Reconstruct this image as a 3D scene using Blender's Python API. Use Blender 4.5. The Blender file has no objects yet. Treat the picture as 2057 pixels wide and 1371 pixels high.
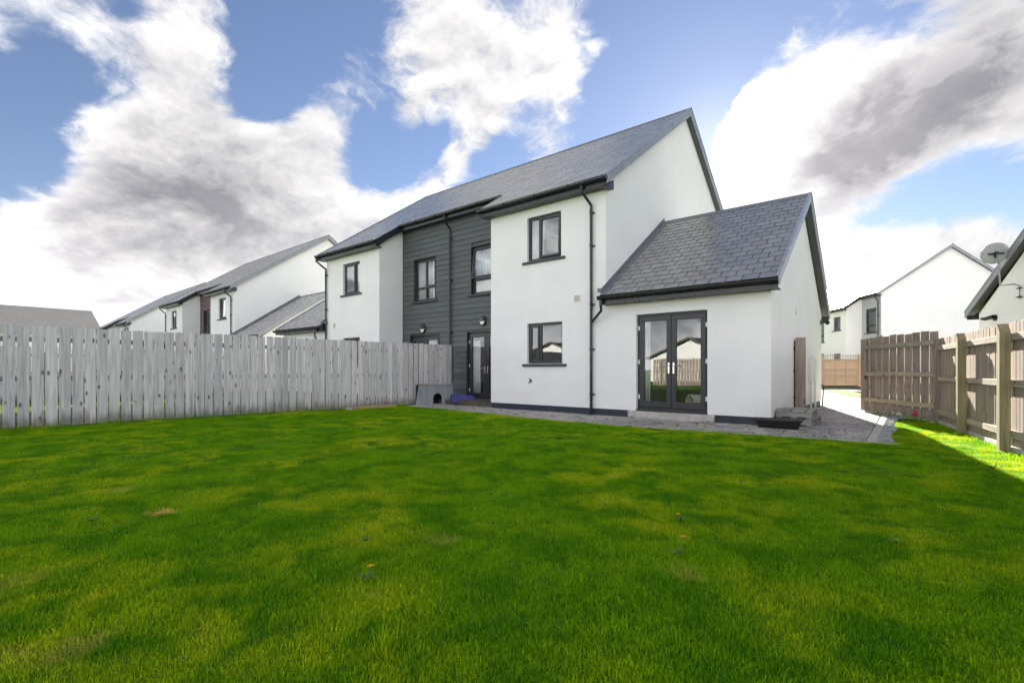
import bpy, bmesh, math, random
from math import sin, cos, tan, pi, radians, sqrt, atan2, exp
from mathutils import Vector, Matrix
random.seed(7)
S = bpy.context.scene
COL = S.collection

# ---------------------------------------------------------------- camera
CX, HY, F, H = 1028.5, 742.0, 978.0, 1.08      # photo pixels; H = eye height in metres
YAW = radians(38.98)
cd = bpy.data.cameras.new('camera')
cam = bpy.data.objects.new('camera', cd); COL.objects.link(cam)
cd.sensor_width = 36.0; cd.lens = 36.0*F/2057.0
cd.shift_y = (HY-685.5)/2057.0
cd.clip_start = 0.05; cd.clip_end = 4000
cam.location = (0, 0, H); cam.rotation_euler = (radians(90), 0, YAW)
S.camera = cam
FWD = Vector((-sin(YAW), cos(YAW), 0)); RT = Vector((cos(YAW), sin(YAW), 0))
def raydir(x, y):
    return (FWD + RT*((x-CX)/F) + Vector((0, 0, (HY-y)/F)))
def onground(x, y, z=0.0):
    d = raydir(x, y); t = (z-H)/d.z
    return Vector((0, 0, H)) + d*t

# ---------------------------------------------------------------- light
SUN_DIR = Vector((-0.308, 1.05, 0)).normalized()
SUN_EL = radians(22.5)
sun_vec = Vector((SUN_DIR.x*cos(SUN_EL), SUN_DIR.y*cos(SUN_EL), sin(SUN_EL)))
ld = bpy.data.lights.new('sun', 'SUN'); ld.energy = 5.0; ld.angle = radians(0.53); ld.color = (1.0, 0.93, 0.80)
sun = bpy.data.objects.new('sun', ld); COL.objects.link(sun)
sun.rotation_euler = (-sun_vec).to_track_quat('-Z', 'Y').to_euler()
sun.location = (-8, 40, 30)
S.view_settings.view_transform = 'Standard'
S.view_settings.look = 'None'
S.view_settings.gamma = 1.0
S.view_settings.use_curve_mapping = False
S.view_settings.exposure = 2.42
S.render.engine = 'CYCLES'

# ---------------------------------------------------------------- world: sky with broken cumulus
W = bpy.data.worlds.new('World'); S.world = W; W.use_nodes = True
def gnode(nt, t, **kw):
    n = nt.nodes.new(t)
    for k, v in kw.items(): setattr(n, k, v)
    return n
def setin(nt, n, k, v):
    s = n.inputs[k]
    if isinstance(v, bpy.types.NodeSocket): nt.links.new(v, s)
    else: s.default_value = v
def math_(nt, op, a, b=None, c=None, clamp=False):
    n = gnode(nt, 'ShaderNodeMath', operation=op, use_clamp=clamp)
    setin(nt, n, 0, a)
    if b is not None: setin(nt, n, 1, b)
    if c is not None: setin(nt, n, 2, c)
    return n.outputs[0]
def vmath(nt, op, a, b=None, s=None):
    n = gnode(nt, 'ShaderNodeVectorMath', operation=op)
    setin(nt, n, 0, a)
    if b is not None: setin(nt, n, 1, b)
    if s is not None: setin(nt, n, 'Scale', s)
    return n.outputs['Value'] if op in ('DOT_PRODUCT', 'LENGTH') else n.outputs[0]
def smooth(nt, v, a, b, lo=0.0, hi=1.0):
    n = gnode(nt, 'ShaderNodeMapRange', interpolation_type='SMOOTHSTEP')
    setin(nt, n, 'Value', v)
    n.inputs['From Min'].default_value = a; n.inputs['From Max'].default_value = b
    n.inputs['To Min'].default_value = lo; n.inputs['To Max'].default_value = hi
    return n.outputs[0]
def mixc(nt, f, a, b, mode='MIX'):
    n = gnode(nt, 'ShaderNodeMix', data_type='RGBA', blend_type=mode)
    setin(nt, n, 0, f); setin(nt, n, 6, a if not isinstance(a, tuple) else (*a, 1)[:4]); setin(nt, n, 7, b if not isinstance(b, tuple) else (*b, 1)[:4])
    return n.outputs[2]

def skydir(x, y): return tuple(raydir(x, y).normalized())
# Clouds seen against the sun turn their shaded side to us; those elsewhere are drawn front-lit, set bright to fill the facade.
# cloud masses of that day: (photo direction, angular radius in degrees, amount)
BLOBS = [(345, 300, 8, .17), (470, 330, 7, .17), (200, 410, 8, .15), (330, 430, 9, .17), (590, 400, 7, .18), (90, 470, 7, .16), (640, 262, 2.2, .20), (560, 330, 4, .10),
         (190, 225, 2.8, .18), (260, 250, 3, .12), (480, 540, 9, .12), (200, 580, 9, .12), (700, 580, 7, .14), (760, 420, 3.2, .12), (850, 385, 3.0, .16),
         (320, 60, 5.0, .13), (420, 130, 3.4, .16), (230, 80, 4, .08), (10, 110, 4.0, .18), (450, 30, 3, .14),
         (890, 110, 6.0, .22), (990, 200, 3.8, .20), (680, 105, 3.6, .20), (1120, 120, 4.0, .18), (1150, 30, 4.0, .16), (960, 270, 2.4, .18), (1090, 290, 2.6, .18), (915, 325, 1.6, .20), (820, 235, 1.8, .16),
         (1610, 170, 6.0, .22), (1545, 290, 4.5, .20), (1700, 120, 4.0, .14), (1860, 230, 7.0, .22), (1970, 150, 6.5, .20), (1740, 320, 6.0, .22), (1640, 390, 4.0, .20), (2040, 60, 5, .14),
         (1700, 530, 4.0, .24), (1950, 485, 3.0, .24), (1860, 530, 4.0, .22), (1800, 470, 1.6, .10),
         (560, 150, 4.6, -.38), (70, 240, 5.5, -.42), (20, 320, 3.5, -.22), (760, 310, 4.2, -.30), (700, 30, 5.0, -.26), (530, 215, 2.8, -.16), (600, 40, 4, -.2), (860, 290, 2.0, -.18), (1330, 120, 8.0, -.36), (1290, 250, 5.5, -.26), (1050, 240, 3.0, -.20), (1420, 40, 7, -.26), (1440, 200, 3, -.10), (1520, 320, 5.0, .30), (1490, 430, 5, .24), (1500, 220, 3.0, .14), (1720, 8, 4.0, -.22), (1860, 400, 4.0, -.32), (1990, 380, 4.5, -.32), (1740, 450, 2.2, -.16), (1010, 330, 2.5, -.20), (100, 160, 4.0, -.34), (265, 25, 2.5, -.22), (480, 195, 3.2, -.26), (215, 165, 3.0, -.26), (60, 20, 3, -.12)]
DARK = [(1900, 190, 6, .50), (1790, 270, 5, .60), (1690, 330, 4.0, .55), (2010, 100, 6, .45), (330, 370, 8, .26), (220, 410, 7, .20), (450, 420, 7, .18), (60, 420, 6, .14), (560, 490, 6, .08)]
def field_group(name, blobs):
    g = bpy.data.node_groups.new(name, 'ShaderNodeTree')
    g.interface.new_socket('Vector', in_out='INPUT', socket_type='NodeSocketVector')
    g.interface.new_socket('Value', in_out='OUTPUT', socket_type='NodeSocketFloat')
    gi = g.nodes.new('NodeGroupInput'); go = g.nodes.new('NodeGroupOutput')
    return g, gi.outputs[0], go
def blob_sum(g, vec, blobs):
    tot = None
    for (x, y, r, a) in blobs:
        d = vmath(g, 'DOT_PRODUCT', vec, skydir(x, y))
        e = math_(g, 'MULTIPLY_ADD', d, 1.0/(1-cos(radians(r))), -1.0/(1-cos(radians(r))))
        e = math_(g, 'EXPONENT', e)
        tot = math_(g, 'MULTIPLY', e, a) if tot is None else math_(g, 'MULTIPLY_ADD', e, a, tot)
    return tot
def noise(nt, vec, scale, detail=8, rough=.55, dist=0.0, dims='3D'):
    n = gnode(nt, 'ShaderNodeTexNoise', noise_dimensions=dims)
    setin(nt, n, 'Vector', vec); n.inputs['Scale'].default_value = scale; n.inputs['Detail'].default_value = detail
    n.inputs['Roughness'].default_value = rough; n.inputs['Distortion'].default_value = dist
    return n
gd, gvec, gout = field_group('cloud_density', BLOBS)
st = vmath(gd, 'MULTIPLY', gvec, (1, 1, 1.7))
warp = vmath(gd, 'SCALE', vmath(gd, 'SUBTRACT', noise(gd, st, 5.0, 4, .6).outputs['Color'], (.5, .5, .5)), s=0.16)
st2 = vmath(gd, 'ADD', st, warp)
n1 = noise(gd, st2, 4.2, 9, .60, 0.25).outputs['Fac']
n2 = noise(gd, st2, 17.0, 5, .62).outputs['Fac']
nn = math_(gd, 'ADD', math_(gd, 'MULTIPLY_ADD', n1, 1.15, -.575), math_(gd, 'MULTIPLY_ADD', n2, .22, -.11))
gd.links.new(nn, gout.inputs[0])
nt = W.node_tree; nt.nodes.clear()
out = nt.nodes.new('ShaderNodeOutputWorld'); bg = nt.nodes.new('ShaderNodeBackground')
nt.links.new(bg.outputs[0], out.inputs[0]); bg.inputs['Strength'].default_value = 0.1
tc = nt.nodes.new('ShaderNodeTexCoord'); D = vmath(nt, 'NORMALIZE', tc.outputs['Generated'])
sky = gnode(nt, 'ShaderNodeTexSky', sky_type='NISHITA', sun_disc=False)
sky.sun_elevation = SUN_EL; sky.sun_rotation = atan2(SUN_DIR.x, SUN_DIR.y)
sky.altitude = 50; sky.air_density = 1.0; sky.dust_density = 0.05; sky.ozone_density = 1.6
def grp(v):
    n = nt.nodes.new('ShaderNodeGroup'); n.node_tree = gd; nt.links.new(v, n.inputs[0]); return n.outputs[0]
d0 = grp(D)
offs = vmath(nt, 'NORMALIZE', vmath(nt, 'ADD', D, tuple(Vector((sun_vec.x*.03, sun_vec.y*.03, .045)))))
d1 = grp(offs)
sepz = gnode(nt, 'ShaderNodeSeparateXYZ'); nt.links.new(D, sepz.inputs[0]); Z = sepz.outputs['Z']
T0 = -0.03
low = smooth(nt, Z, 0.0, .30, .16, 0.0)          # cloud decks close up towards the horizon
dens = math_(nt, 'ADD', math_(nt, 'ADD', d0, blob_sum(nt, D, BLOBS)), low)
alpha = smooth(nt, dens, T0-.03, T0+.22)
thick = smooth(nt, dens, T0+.22, T0+.85)
lit = math_(nt, 'MULTIPLY_ADD', math_(nt, 'SUBTRACT', d0, d1), 3.6, .56, clamp=True)
dk = blob_sum(nt, D, DARK)
sdot = vmath(nt, 'DOT_PRODUCT', D, tuple(sun_vec))
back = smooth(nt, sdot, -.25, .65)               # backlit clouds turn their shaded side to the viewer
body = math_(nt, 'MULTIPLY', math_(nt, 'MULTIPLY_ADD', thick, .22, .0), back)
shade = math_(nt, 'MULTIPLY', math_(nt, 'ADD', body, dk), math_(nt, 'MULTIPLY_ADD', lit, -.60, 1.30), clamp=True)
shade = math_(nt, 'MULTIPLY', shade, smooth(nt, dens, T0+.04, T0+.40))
glow1 = math_(nt, 'EXPONENT', math_(nt, 'MULTIPLY_ADD', sdot, 30.0, -30.0))
glow2 = math_(nt, 'EXPONENT', math_(nt, 'MULTIPLY_ADD', sdot, 300.0, -300.0))
FRONT = (6.0, 5.85, 5.8); BACKLIT = (1.74, 1.72, 1.72); GREY = (.56, .555, .62)  # FRONT set well above BACKLIT so the sky out of view brightens the house
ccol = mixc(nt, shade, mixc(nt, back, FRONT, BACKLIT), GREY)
ccol = mixc(nt, 1.0, ccol, mixc(nt, lit, (.78, .78, .81), (1.20, 1.19, 1.17)), 'MULTIPLY')
skyc = mixc(nt, 1.0, sky.outputs[0], (.272, .252, .270), 'MULTIPLY')
haze = smooth(nt, Z, -.02, .26, .75, 0.0)
skyc = mixc(nt, haze, skyc, (1.45, 1.50, 1.56))
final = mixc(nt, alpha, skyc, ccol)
gk = math_(nt, 'MULTIPLY_ADD', alpha, .75, .25)     # cloud droplets scatter the sun forward, clear air much less
glow1 = math_(nt, 'MULTIPLY', glow1, gk); glow2 = math_(nt, 'MULTIPLY', glow2, gk)
gl = mixc(nt, 1.0, mixc(nt, math_(nt, 'MULTIPLY', glow1, 1.0), (0, 0, 0), (.85, .82, .79)), mixc(nt, glow2, (0, 0, 0), (1.8, 1.7, 1.6)), 'ADD')
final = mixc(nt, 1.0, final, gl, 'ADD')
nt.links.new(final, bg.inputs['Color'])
W.cycles.sampling_method = 'MANUAL'; W.cycles.sample_map_resolution = 1024

# ---------------------------------------------------------------- materials
MATS = {}
def newmat(name, rough=.6, spec=.5):
    m = bpy.data.materials.new(name); m.use_nodes = True
    n = m.node_tree; b = n.nodes['Principled BSDF']
    b.inputs['Roughness'].default_value = rough
    b.inputs['Specular IOR Level'].default_value = spec
    MATS[name] = m
    return m, n, b
def ocoord(n, scale=(1, 1, 1), seed=True, kind='Object'):
    t = n.nodes.new('ShaderNodeTexCoord')
    v = vmath(n, 'MULTIPLY', t.outputs[kind], scale)
    if seed:
        oi = n.nodes.new('ShaderNodeObjectInfo')
        r = math_(n, 'MULTIPLY', oi.outputs['Random'], 57.0)
        v = vmath(n, 'ADD', v, r)
        return v, oi.outputs['Random']
    return v
def bump(n, b, h, strength=.3, dist=.01):
    bp = n.nodes.new('ShaderNodeBump'); bp.inputs['Strength'].default_value = strength; bp.inputs['Distance'].default_value = dist
    n.links.new(h, bp.inputs['Height']); n.links.new(bp.outputs[0], b.inputs['Normal'])
def simple(name, col, rough=.5, spec=.5, var=.12, nscale=6.0, bstr=0.0, rnd=0.0, metal=0.0):
    m, n, b = newmat(name, rough, spec)
    v, r = ocoord(n)
    f = noise(n, v, nscale, 6, .6).outputs['Fac']
    lo = tuple(c*(1-var) for c in col); hi = tuple(min(1, c*(1+var)) for c in col)
    c = mixc(n, smooth(n, f, .3, .7), lo, hi)
    if rnd: c = mixc(n, 1.0, c, mixc(n, r, (1-rnd,)*3, (1+rnd,)*3), 'MULTIPLY')
    n.links.new(c, b.inputs['Base Color'])
    n.links.new(smooth(n, f, .2, .8, rough*.85, min(1, rough*1.15)), b.inputs['Roughness'])
    b.inputs['Metallic'].default_value = metal
    if bstr: bump(n, b, noise(n, v, nscale*14, 4, .6).outputs['Fac'], bstr, .004)
    return m
# white sand-cement render, faintly mottled, with runs below sills and on the weather side
m, n, b = newmat('render_white', .88, .25)
v = ocoord(n, seed=False)
f1 = noise(n, v, .9, 5, .6).outputs['Fac']; f2 = noise(n, v, 60, 3, .6).outputs['Fac']
stv = vmath(n, 'MULTIPLY', v, (9, 9, .35)); f3 = noise(n, stv, 1.0, 5, .6).outputs['Fac']
c = mixc(n, smooth(n, f1, .3, .72), (.80, .805, .805), (.855, .855, .85))
c = mixc(n, smooth(n, f3, .58, .80, 0, .42), c, (.70, .70, .67))
sx = gnode(n, 'ShaderNodeSeparateXYZ'); n.links.new(v, sx.inputs[0])
low_ = math_(n, 'MULTIPLY', smooth(n, sx.outputs['Z'], .12, .75, 1, 0), smooth(n, f1, .42, .66))
c = mixc(n, math_(n, 'MULTIPLY', low_, .30), c, (.58, .60, .53))
n.links.new(c, b.inputs['Base Color']); bump(n, b, f2, .25, .004)
simple('plinth_paint', (.030, .036, .052), .6, .4, .18, 5, .2)
simple('frame_grey', (.026, .029, .035), .38, .5, .08, 3)
simple('gutter_black', (.012, .013, .017), .28, .5, .1, 3)
simple('fascia_grey', (.020, .023, .029), .35, .5, .1, 3)
simple('verge_grey', (.25, .262, .285), .30, .5, .10, 3)
simple('soffit_grey', (.075, .082, .092), .5, .4, .08, 3)
simple('lead', (.15, .16, .18), .5, .5, .35, 22, .5)
simple('sill_grey', (.055, .060, .068), .6, .4, .12, 8, .25)
simple('concrete_step', (.44, .42, .385), .85, .3, .16, 9, .5)
simple('chrome', (.75, .75, .76), .22, .5, .03, 3, metal=1.0)
simple('white_plastic', (.78, .78, .77), .35, .5, .04, 3)
simple('vent_cream', (.55, .48, .40), .6, .4, .1, 6)
simple('black_plastic', (.010, .010, .011), .38, .5, .2, 8)
simple('galvanised', (.36, .38, .40), .45, .5, .15, 9, metal=.7)
simple('lamp_opal', (.80, .80, .78), .3, .5, .03, 3)
simple('curtain_white', (.74, .74, .75), .9, .1, .06, 3)
simple('curtain_dark', (.10, .035, .045), .9, .1, .1, 3)
simple('room_wall', (.40, .36, .32), .9, .1, .06, 2)
simple('room_floor', (.10, .085, .07), .6, .3, .2, 3)
simple('toy_fabric', (.62, .60, .52), .85, .2, .12, 9)
simple('blue_canvas', (.075, .075, .26), .75, .3, .18, 7, .2)
simple('asphalt', (.11, .11, .115), .9, .2, .12, 3, .3)
simple('kerb_concrete', (.42, .40, .36), .85, .2, .15, 8, .3, .06)
simple('meter_white', (.74, .73, .70), .5, .4, .05, 3)
simple('dish_grey', (.42, .43, .45), .45, .4, .08, 4)
simple('red_plastic', (.50, .05, .07), .5, .4, .2, 6)
simple('cloud_slate_far', (.10, .102, .107), .7, .3, .12, 3)
simple('bare_straw', (.36, .27, .13), .9, .1, .25, 20)
# glass: weak mirror over a clear pane
m, n, b = newmat('glass', 0.0)
n.nodes.remove(b)
fr = n.nodes.new('ShaderNodeLayerWeight'); fr.inputs['Blend'].default_value = .5
tr = n.nodes.new('ShaderNodeBsdfTransparent'); tr.inputs['Color'].default_value = (.90, .92, .915, 1)
gl_ = n.nodes.new('ShaderNodeBsdfGlossy'); gl_.inputs['Roughness'].default_value = 0.0; gl_.inputs['Color'].default_value = (.95, .97, 1, 1)
vv = ocoord(n, seed=False); bp = n.nodes.new('ShaderNodeBump'); bp.inputs['Strength'].default_value = .05; bp.inputs['Distance'].default_value = .02
n.links.new(noise(n, vv, 1.3, 2, .5).outputs['Fac'], bp.inputs['Height']); n.links.new(bp.outputs[0], gl_.inputs['Normal'])
mx = n.nodes.new('ShaderNodeMixShader')
n.links.new(math_(n, 'MULTIPLY_ADD', math_(n, 'POWER', fr.outputs['Facing'], 5.0), .90, .075, clamp=True), mx.inputs[0])   # Schlick, two faces a pane
n.links.new(tr.outputs[0], mx.inputs[1]); n.links.new(gl_.outputs[0], mx.inputs[2])
n.links.new(mx.outputs[0], n.nodes['Material Output'].inputs[0])
# slate
def slate_mat(name, lo, hi, rough):
    m, n, b = newmat(name, rough, .9)
    v, r = ocoord(n)
    f = noise(n, v, 3.0, 7, .65).outputs['Fac']; g = noise(n, v, 45, 4, .6).outputs['Fac']
    c = mixc(n, smooth(n, f, .3, .7), lo, hi)
    c = mixc(n, 1.0, c, mixc(n, r, (.86, .86, .87), (1.14, 1.13, 1.12)), 'MULTIPLY')
    at = n.nodes.new('ShaderNodeAttribute'); at.attribute_name = 'tone'
    c = mixc(n, 1.0, c, mixc(n, at.outputs['Fac'], (.82, .82, .83), (1.16, 1.16, 1.16)), 'MULTIPLY')
    n.links.new(c, b.inputs['Base Color']); n.links.new(smooth(n, f, .2, .8, rough*.85, rough*1.2), b.inputs['Roughness'])
    bump(n, b, g, .06, .003)
slate_mat('slate', (.205, .204, .206), (.250, .249, .250), .26)
slate_mat('slate_far', (.060, .064, .072), (.085, .09, .10), .30)
# horizontal cladding board with embossed grain
def clad(name, lo, hi):
    m, n, b = newmat(name, .62, .35)
    v, r = ocoord(n, (1, 1, 1))
    gv = vmath(n, 'MULTIPLY', v, (1.2, 30, 42))
    g = noise(n, gv, 1.0, 6, .65, .5).outputs['Fac']; f = noise(n, v, 1.6, 4, .6).outputs['Fac']
    c = mixc(n, smooth(n, g, .3, .7), lo, hi)
    c = mixc(n, smooth(n, f, .5, .8, 0, .3), c, tuple(x*1.35 for x in hi))
    c = mixc(n, 1.0, c, mixc(n, r, (.9,)*3, (1.1,)*3), 'MULTIPLY')
    n.links.new(c, b.inputs['Base Color']); bump(n, b, g, .5, .004)
clad('cladding_charcoal', (.080, .089, .093), (.118, .130, .134))
clad('cladding_brown', (.12, .085, .088), (.17, .125, .128))
clad('cladding_pale', (.36, .38, .40), (.46, .48, .50))
# weathered softwood; the grain runs along local z
def wood(name, lo, mid, hi, green=0.0, rough=.85, knots=True, axis='z', damp=False):
    m, n, b = newmat(name, rough, .2)
    v, r = ocoord(n)
    sc = {'z': (26, 26, 1.1), 'x': (1.1, 26, 26)}[axis]
    gv = vmath(n, 'MULTIPLY', v, sc)
    g = noise(n, gv, 1.0, 7, .62, .9).outputs['Fac']
    f = noise(n, v, 1.4, 5, .6).outputs['Fac']
    c = mixc(n, smooth(n, g, .28, .72), lo, hi)
    c = mixc(n, smooth(n, f, .35, .7, 0, .55), c, mid)
    tint = mixc(n, r, (.85, .855, .875), (1.12, 1.10, 1.07)) if damp else mixc(n, r, (.84, .86, .90), (1.14, 1.08, 1.02))
    c = mixc(n, 1.0, c, tint, 'MULTIPLY')
    h = g
    if knots:
        kn = gnode(n, 'ShaderNodeTexVoronoi', feature='F1'); n.links.new(vmath(n, 'MULTIPLY', v, {'z': (7.5, 3.0, 3.2), 'x': (3.2, 3, 7.5)}[axis]), kn.inputs['Vector']); kn.inputs['Scale'].default_value = 1.0
        wn = noise(n, v, 30, 3, .6).outputs['Fac']
        kd = math_(n, 'ADD', kn.outputs['Distance'], math_(n, 'MULTIPLY_ADD', wn, .12, -.06))
        k = smooth(n, kd, .07, .22, .92, 0)
        sel = gnode(n, 'ShaderNodeSeparateColor'); n.links.new(kn.outputs['Color'], sel.inputs[0])
        k = math_(n, 'MULTIPLY', k, smooth(n, sel.outputs[0], .35, .42))
        c = mixc(n, k, c, tuple(x*.17 for x in mid))
        crack = noise(n, vmath(n, 'MULTIPLY', v, {'z': (34, 34, .8), 'x': (.8, 34, 34)}[axis]), 1.0, 3, .5, .3).outputs['Fac']
        c = mixc(n, smooth(n, crack, .66, .72, 0, .65), c, tuple(x*.35 for x in mid))
    if green:
        t = n.nodes.new('ShaderNodeTexCoord'); sp = gnode(n, 'ShaderNodeSeparateXYZ'); n.links.new(t.outputs['Object'], sp.inputs[0])
        gg = math_(n, 'MULTIPLY', smooth(n, noise(n, v, 2.5, 5, .65).outputs['Fac'], .38, .66), green)
        c = mixc(n, gg, c, (.16, .17, .05))
    if damp:      # algae creeping up from the wet foot of the boards, water marks below the nails
        t = n.nodes.new('ShaderNodeTexCoord'); sp = gnode(n, 'ShaderNodeSeparateXYZ'); n.links.new(t.outputs['Object'], sp.inputs[0])
        zz = math_(n, 'ADD', sp.outputs['Z'], math_(n, 'MULTIPLY_ADD', noise(n, vmath(n, 'MULTIPLY', v, (12, 12, 2)), 1.0, 4, .6).outputs['Fac'], .5, -.25))
        c = mixc(n, smooth(n, zz, .0, .30, .75, 0), c, (.115, .115, .075))
        c = mixc(n, smooth(n, noise(n, vmath(n, 'MULTIPLY', v, (9, 9, .5)), 1.0, 4, .6).outputs['Fac'], .55, .75, 0, .45), c, (.20, .195, .20))
    n.links.new(c, b.inputs['Base Color']); bump(n, b, h, .55, .004)
wood('wood_grey', (.37, .363, .37), (.56, .552, .56), (.72, .71, .714), damp=True)
wood('wood_brown', (.20, .160, .140), (.30, .245, .215), (.41, .345, .305), .10)
wood('wood_pale', (.23, .18, .145), (.33, .265, .215), (.43, .365, .31), .12)
wood('wood_green', (.19, .165, .10), (.29, .25, .155), (.40, .345, .235), .34)
wood('wood_rail', (.26, .22, .17), (.38, .33, .26), (.50, .44, .36), .22, axis='x')
wood('wood_greyrail', (.14, .14, .145), (.21, .21, .215), (.29, .29, .295), axis='x')
wood('wood_orange', (.34, .235, .15), (.44, .31, .205), (.54, .40, .28), 0, axis='x', knots=False)
wood('wood_pallet', (.20, .20, .19), (.31, .31, .295), (.44, .435, .42), .10, axis='x', knots=False)
wood('kennel_wood', (.22, .24, .25), (.33, .35, .36), (.45, .465, .475), .0, knots=False)
# paving blocks
m, n, b = newmat('paver', .82, .3)
v, r = ocoord(n)
f = noise(n, v, 9, 6, .65).outputs['Fac']; t2 = n.nodes.new('ShaderNodeTexCoord')
geo = n.nodes.new('ShaderNodeNewGeometry'); big = noise(n, geo.outputs['Position'], .8, 5, .6).outputs['Fac']
at = n.nodes.new('ShaderNodeAttribute'); at.attribute_name = 'tone'
rr = math_(n, 'ADD', r, at.outputs['Fac'])
c = mixc(n, rr, (.17, .163, .16), (.42, .38, .35))
c = mixc(n, smooth(n, f, .3, .75, 0, .5), c, (.40, .385, .37))
c = mixc(n, smooth(n, big, .55, .75, 0, .35), c, (.15, .155, .135))
n.links.new(c, b.inputs['Base Color']); bump(n, b, noise(n, v, 70, 4, .6).outputs['Fac'], .5, .004)
simple('joint_sand', (.075, .075, .068), .95, .1, .35, 14, .4)
simple('drive_sand', (.24, .225, .205), .95, .1, .2, 5, .3)
# lawn sheet and blades share the same patchy colouring of the turf
def turf(n, dark, mid, yel, straw):
    geo = n.nodes.new('ShaderNodeNewGeometry'); P = geo.outputs['Position']
    a = noise(n, P, .75, 5, .55, .4).outputs['Fac']; b_ = noise(n, P, 2.3, 5, .6, .3).outputs['Fac']; c_ = noise(n, P, .33, 3, .5).outputs['Fac']
    c = mixc(n, smooth(n, b_, .36, .60), dark, mid)
    y = math_(n, 'MULTIPLY', smooth(n, a, .44, .66), smooth(n, b_, .36, .64))
    c = mixc(n, y, c, yel)
    s = smooth(n, math_(n, 'MULTIPLY', a, b_), .345, .46, 0, .22)
    c = mixc(n, s, c, straw)
    q = onground(325, 1030)
    for (px_, py_, rad, amt) in ((325, 1030, .10, .85), (245, 985, .14, .32), (885, 1085, .13, .25), (1370, 1155, .10, .3), (135, 1310, .13, .3), (30, 1170, .13, .2)):
        q = onground(px_, py_)
        dd = vmath(n, 'LENGTH', vmath(n, 'SUBTRACT', vmath(n, 'MULTIPLY', P, (1, 1, 0)), (q.x, q.y, 0)))
        dd = math_(n, 'ADD', dd, math_(n, 'MULTIPLY_ADD', noise(n, P, 7, 3, .6).outputs['Fac'], .3, -.15))
        c = mixc(n, smooth(n, dd, rad*.35, rad*1.3, amt, 0), c, straw)
    return c
m, n, b = newmat('turf_sheet', .95, .1)
c = turf(n, (.030, .100, .002), (.055, .145, .003), (.12, .175, .004), (.28, .22, .06))
n.links.new(c, b.inputs['Base Color'])
def blade_mat(name, dark, mid, yel, straw):
    m, n, b = newmat(name, .6, .08)
    c = turf(n, dark, mid, yel, straw)
    oi = n.nodes.new('ShaderNodeObjectInfo')
    at = n.nodes.new('ShaderNodeAttribute'); at.attribute_name = 'tone'
    c = mixc(n, 1.0, c, mixc(n, at.outputs['Fac'], (.62, .70, .62), (1.5, 1.32, 1.3)), 'MULTIPLY')
    c = mixc(n, 1.0, c, mixc(n, oi.outputs['Random'], (.82, .86, .82), (1.2, 1.12, 1.15)), 'MULTIPLY')
    n.links.new(c, b.inputs['Base Color'])
    tl = n.nodes.new('ShaderNodeBsdfTranslucent'); n.links.new(mixc(n, 1.0, c, (1.4, 1.2, .8), 'MULTIPLY'), tl.inputs['Color'])
    ms = n.nodes.new('ShaderNodeMixShader'); ms.inputs[0].default_value = .30
    n.links.new(b.outputs[0], ms.inputs[1]); n.links.new(tl.outputs[0], ms.inputs[2]); n.links.new(ms.outputs[0], n.nodes['Material Output'].inputs[0])
blade_mat('grass_blade', (.100, .295, .004), (.190, .415, .005), (.40, .52, .010), (.66, .54, .15))
m, n, b = newmat('meadow', .95, .1)
geo = n.nodes.new('ShaderNodeNewGeometry')
c = mixc(n, smooth(n, noise(n, geo.outputs['Position'], .5, 6, .6).outputs['Fac'], .3, .7), (.055, .11, .008), (.12, .17, .014))
c = mixc(n, smooth(n, noise(n, geo.outputs['Position'], 30, 4, .6).outputs['Fac'], .3, .8, 0, .5), c, (.03, .06, .006))
n.links.new(c, b.inputs['Base Color']); bump(n, b, noise(n, geo.outputs['Position'], 60, 4, .6).outputs['Fac'], .8, .03)
simple('leaf_green', (.10, .20, .035), .9, .02, .35, 20)
simple('dandelion_yellow', (.75, .42, .01), .7, .2, .1, 30)
simple('stem_green', (.10, .14, .05), .6, .3, .2, 20)
simple('gravel_stone', (.40, .42, .42), .8, .3, .3, 6, .2, .35)

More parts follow.
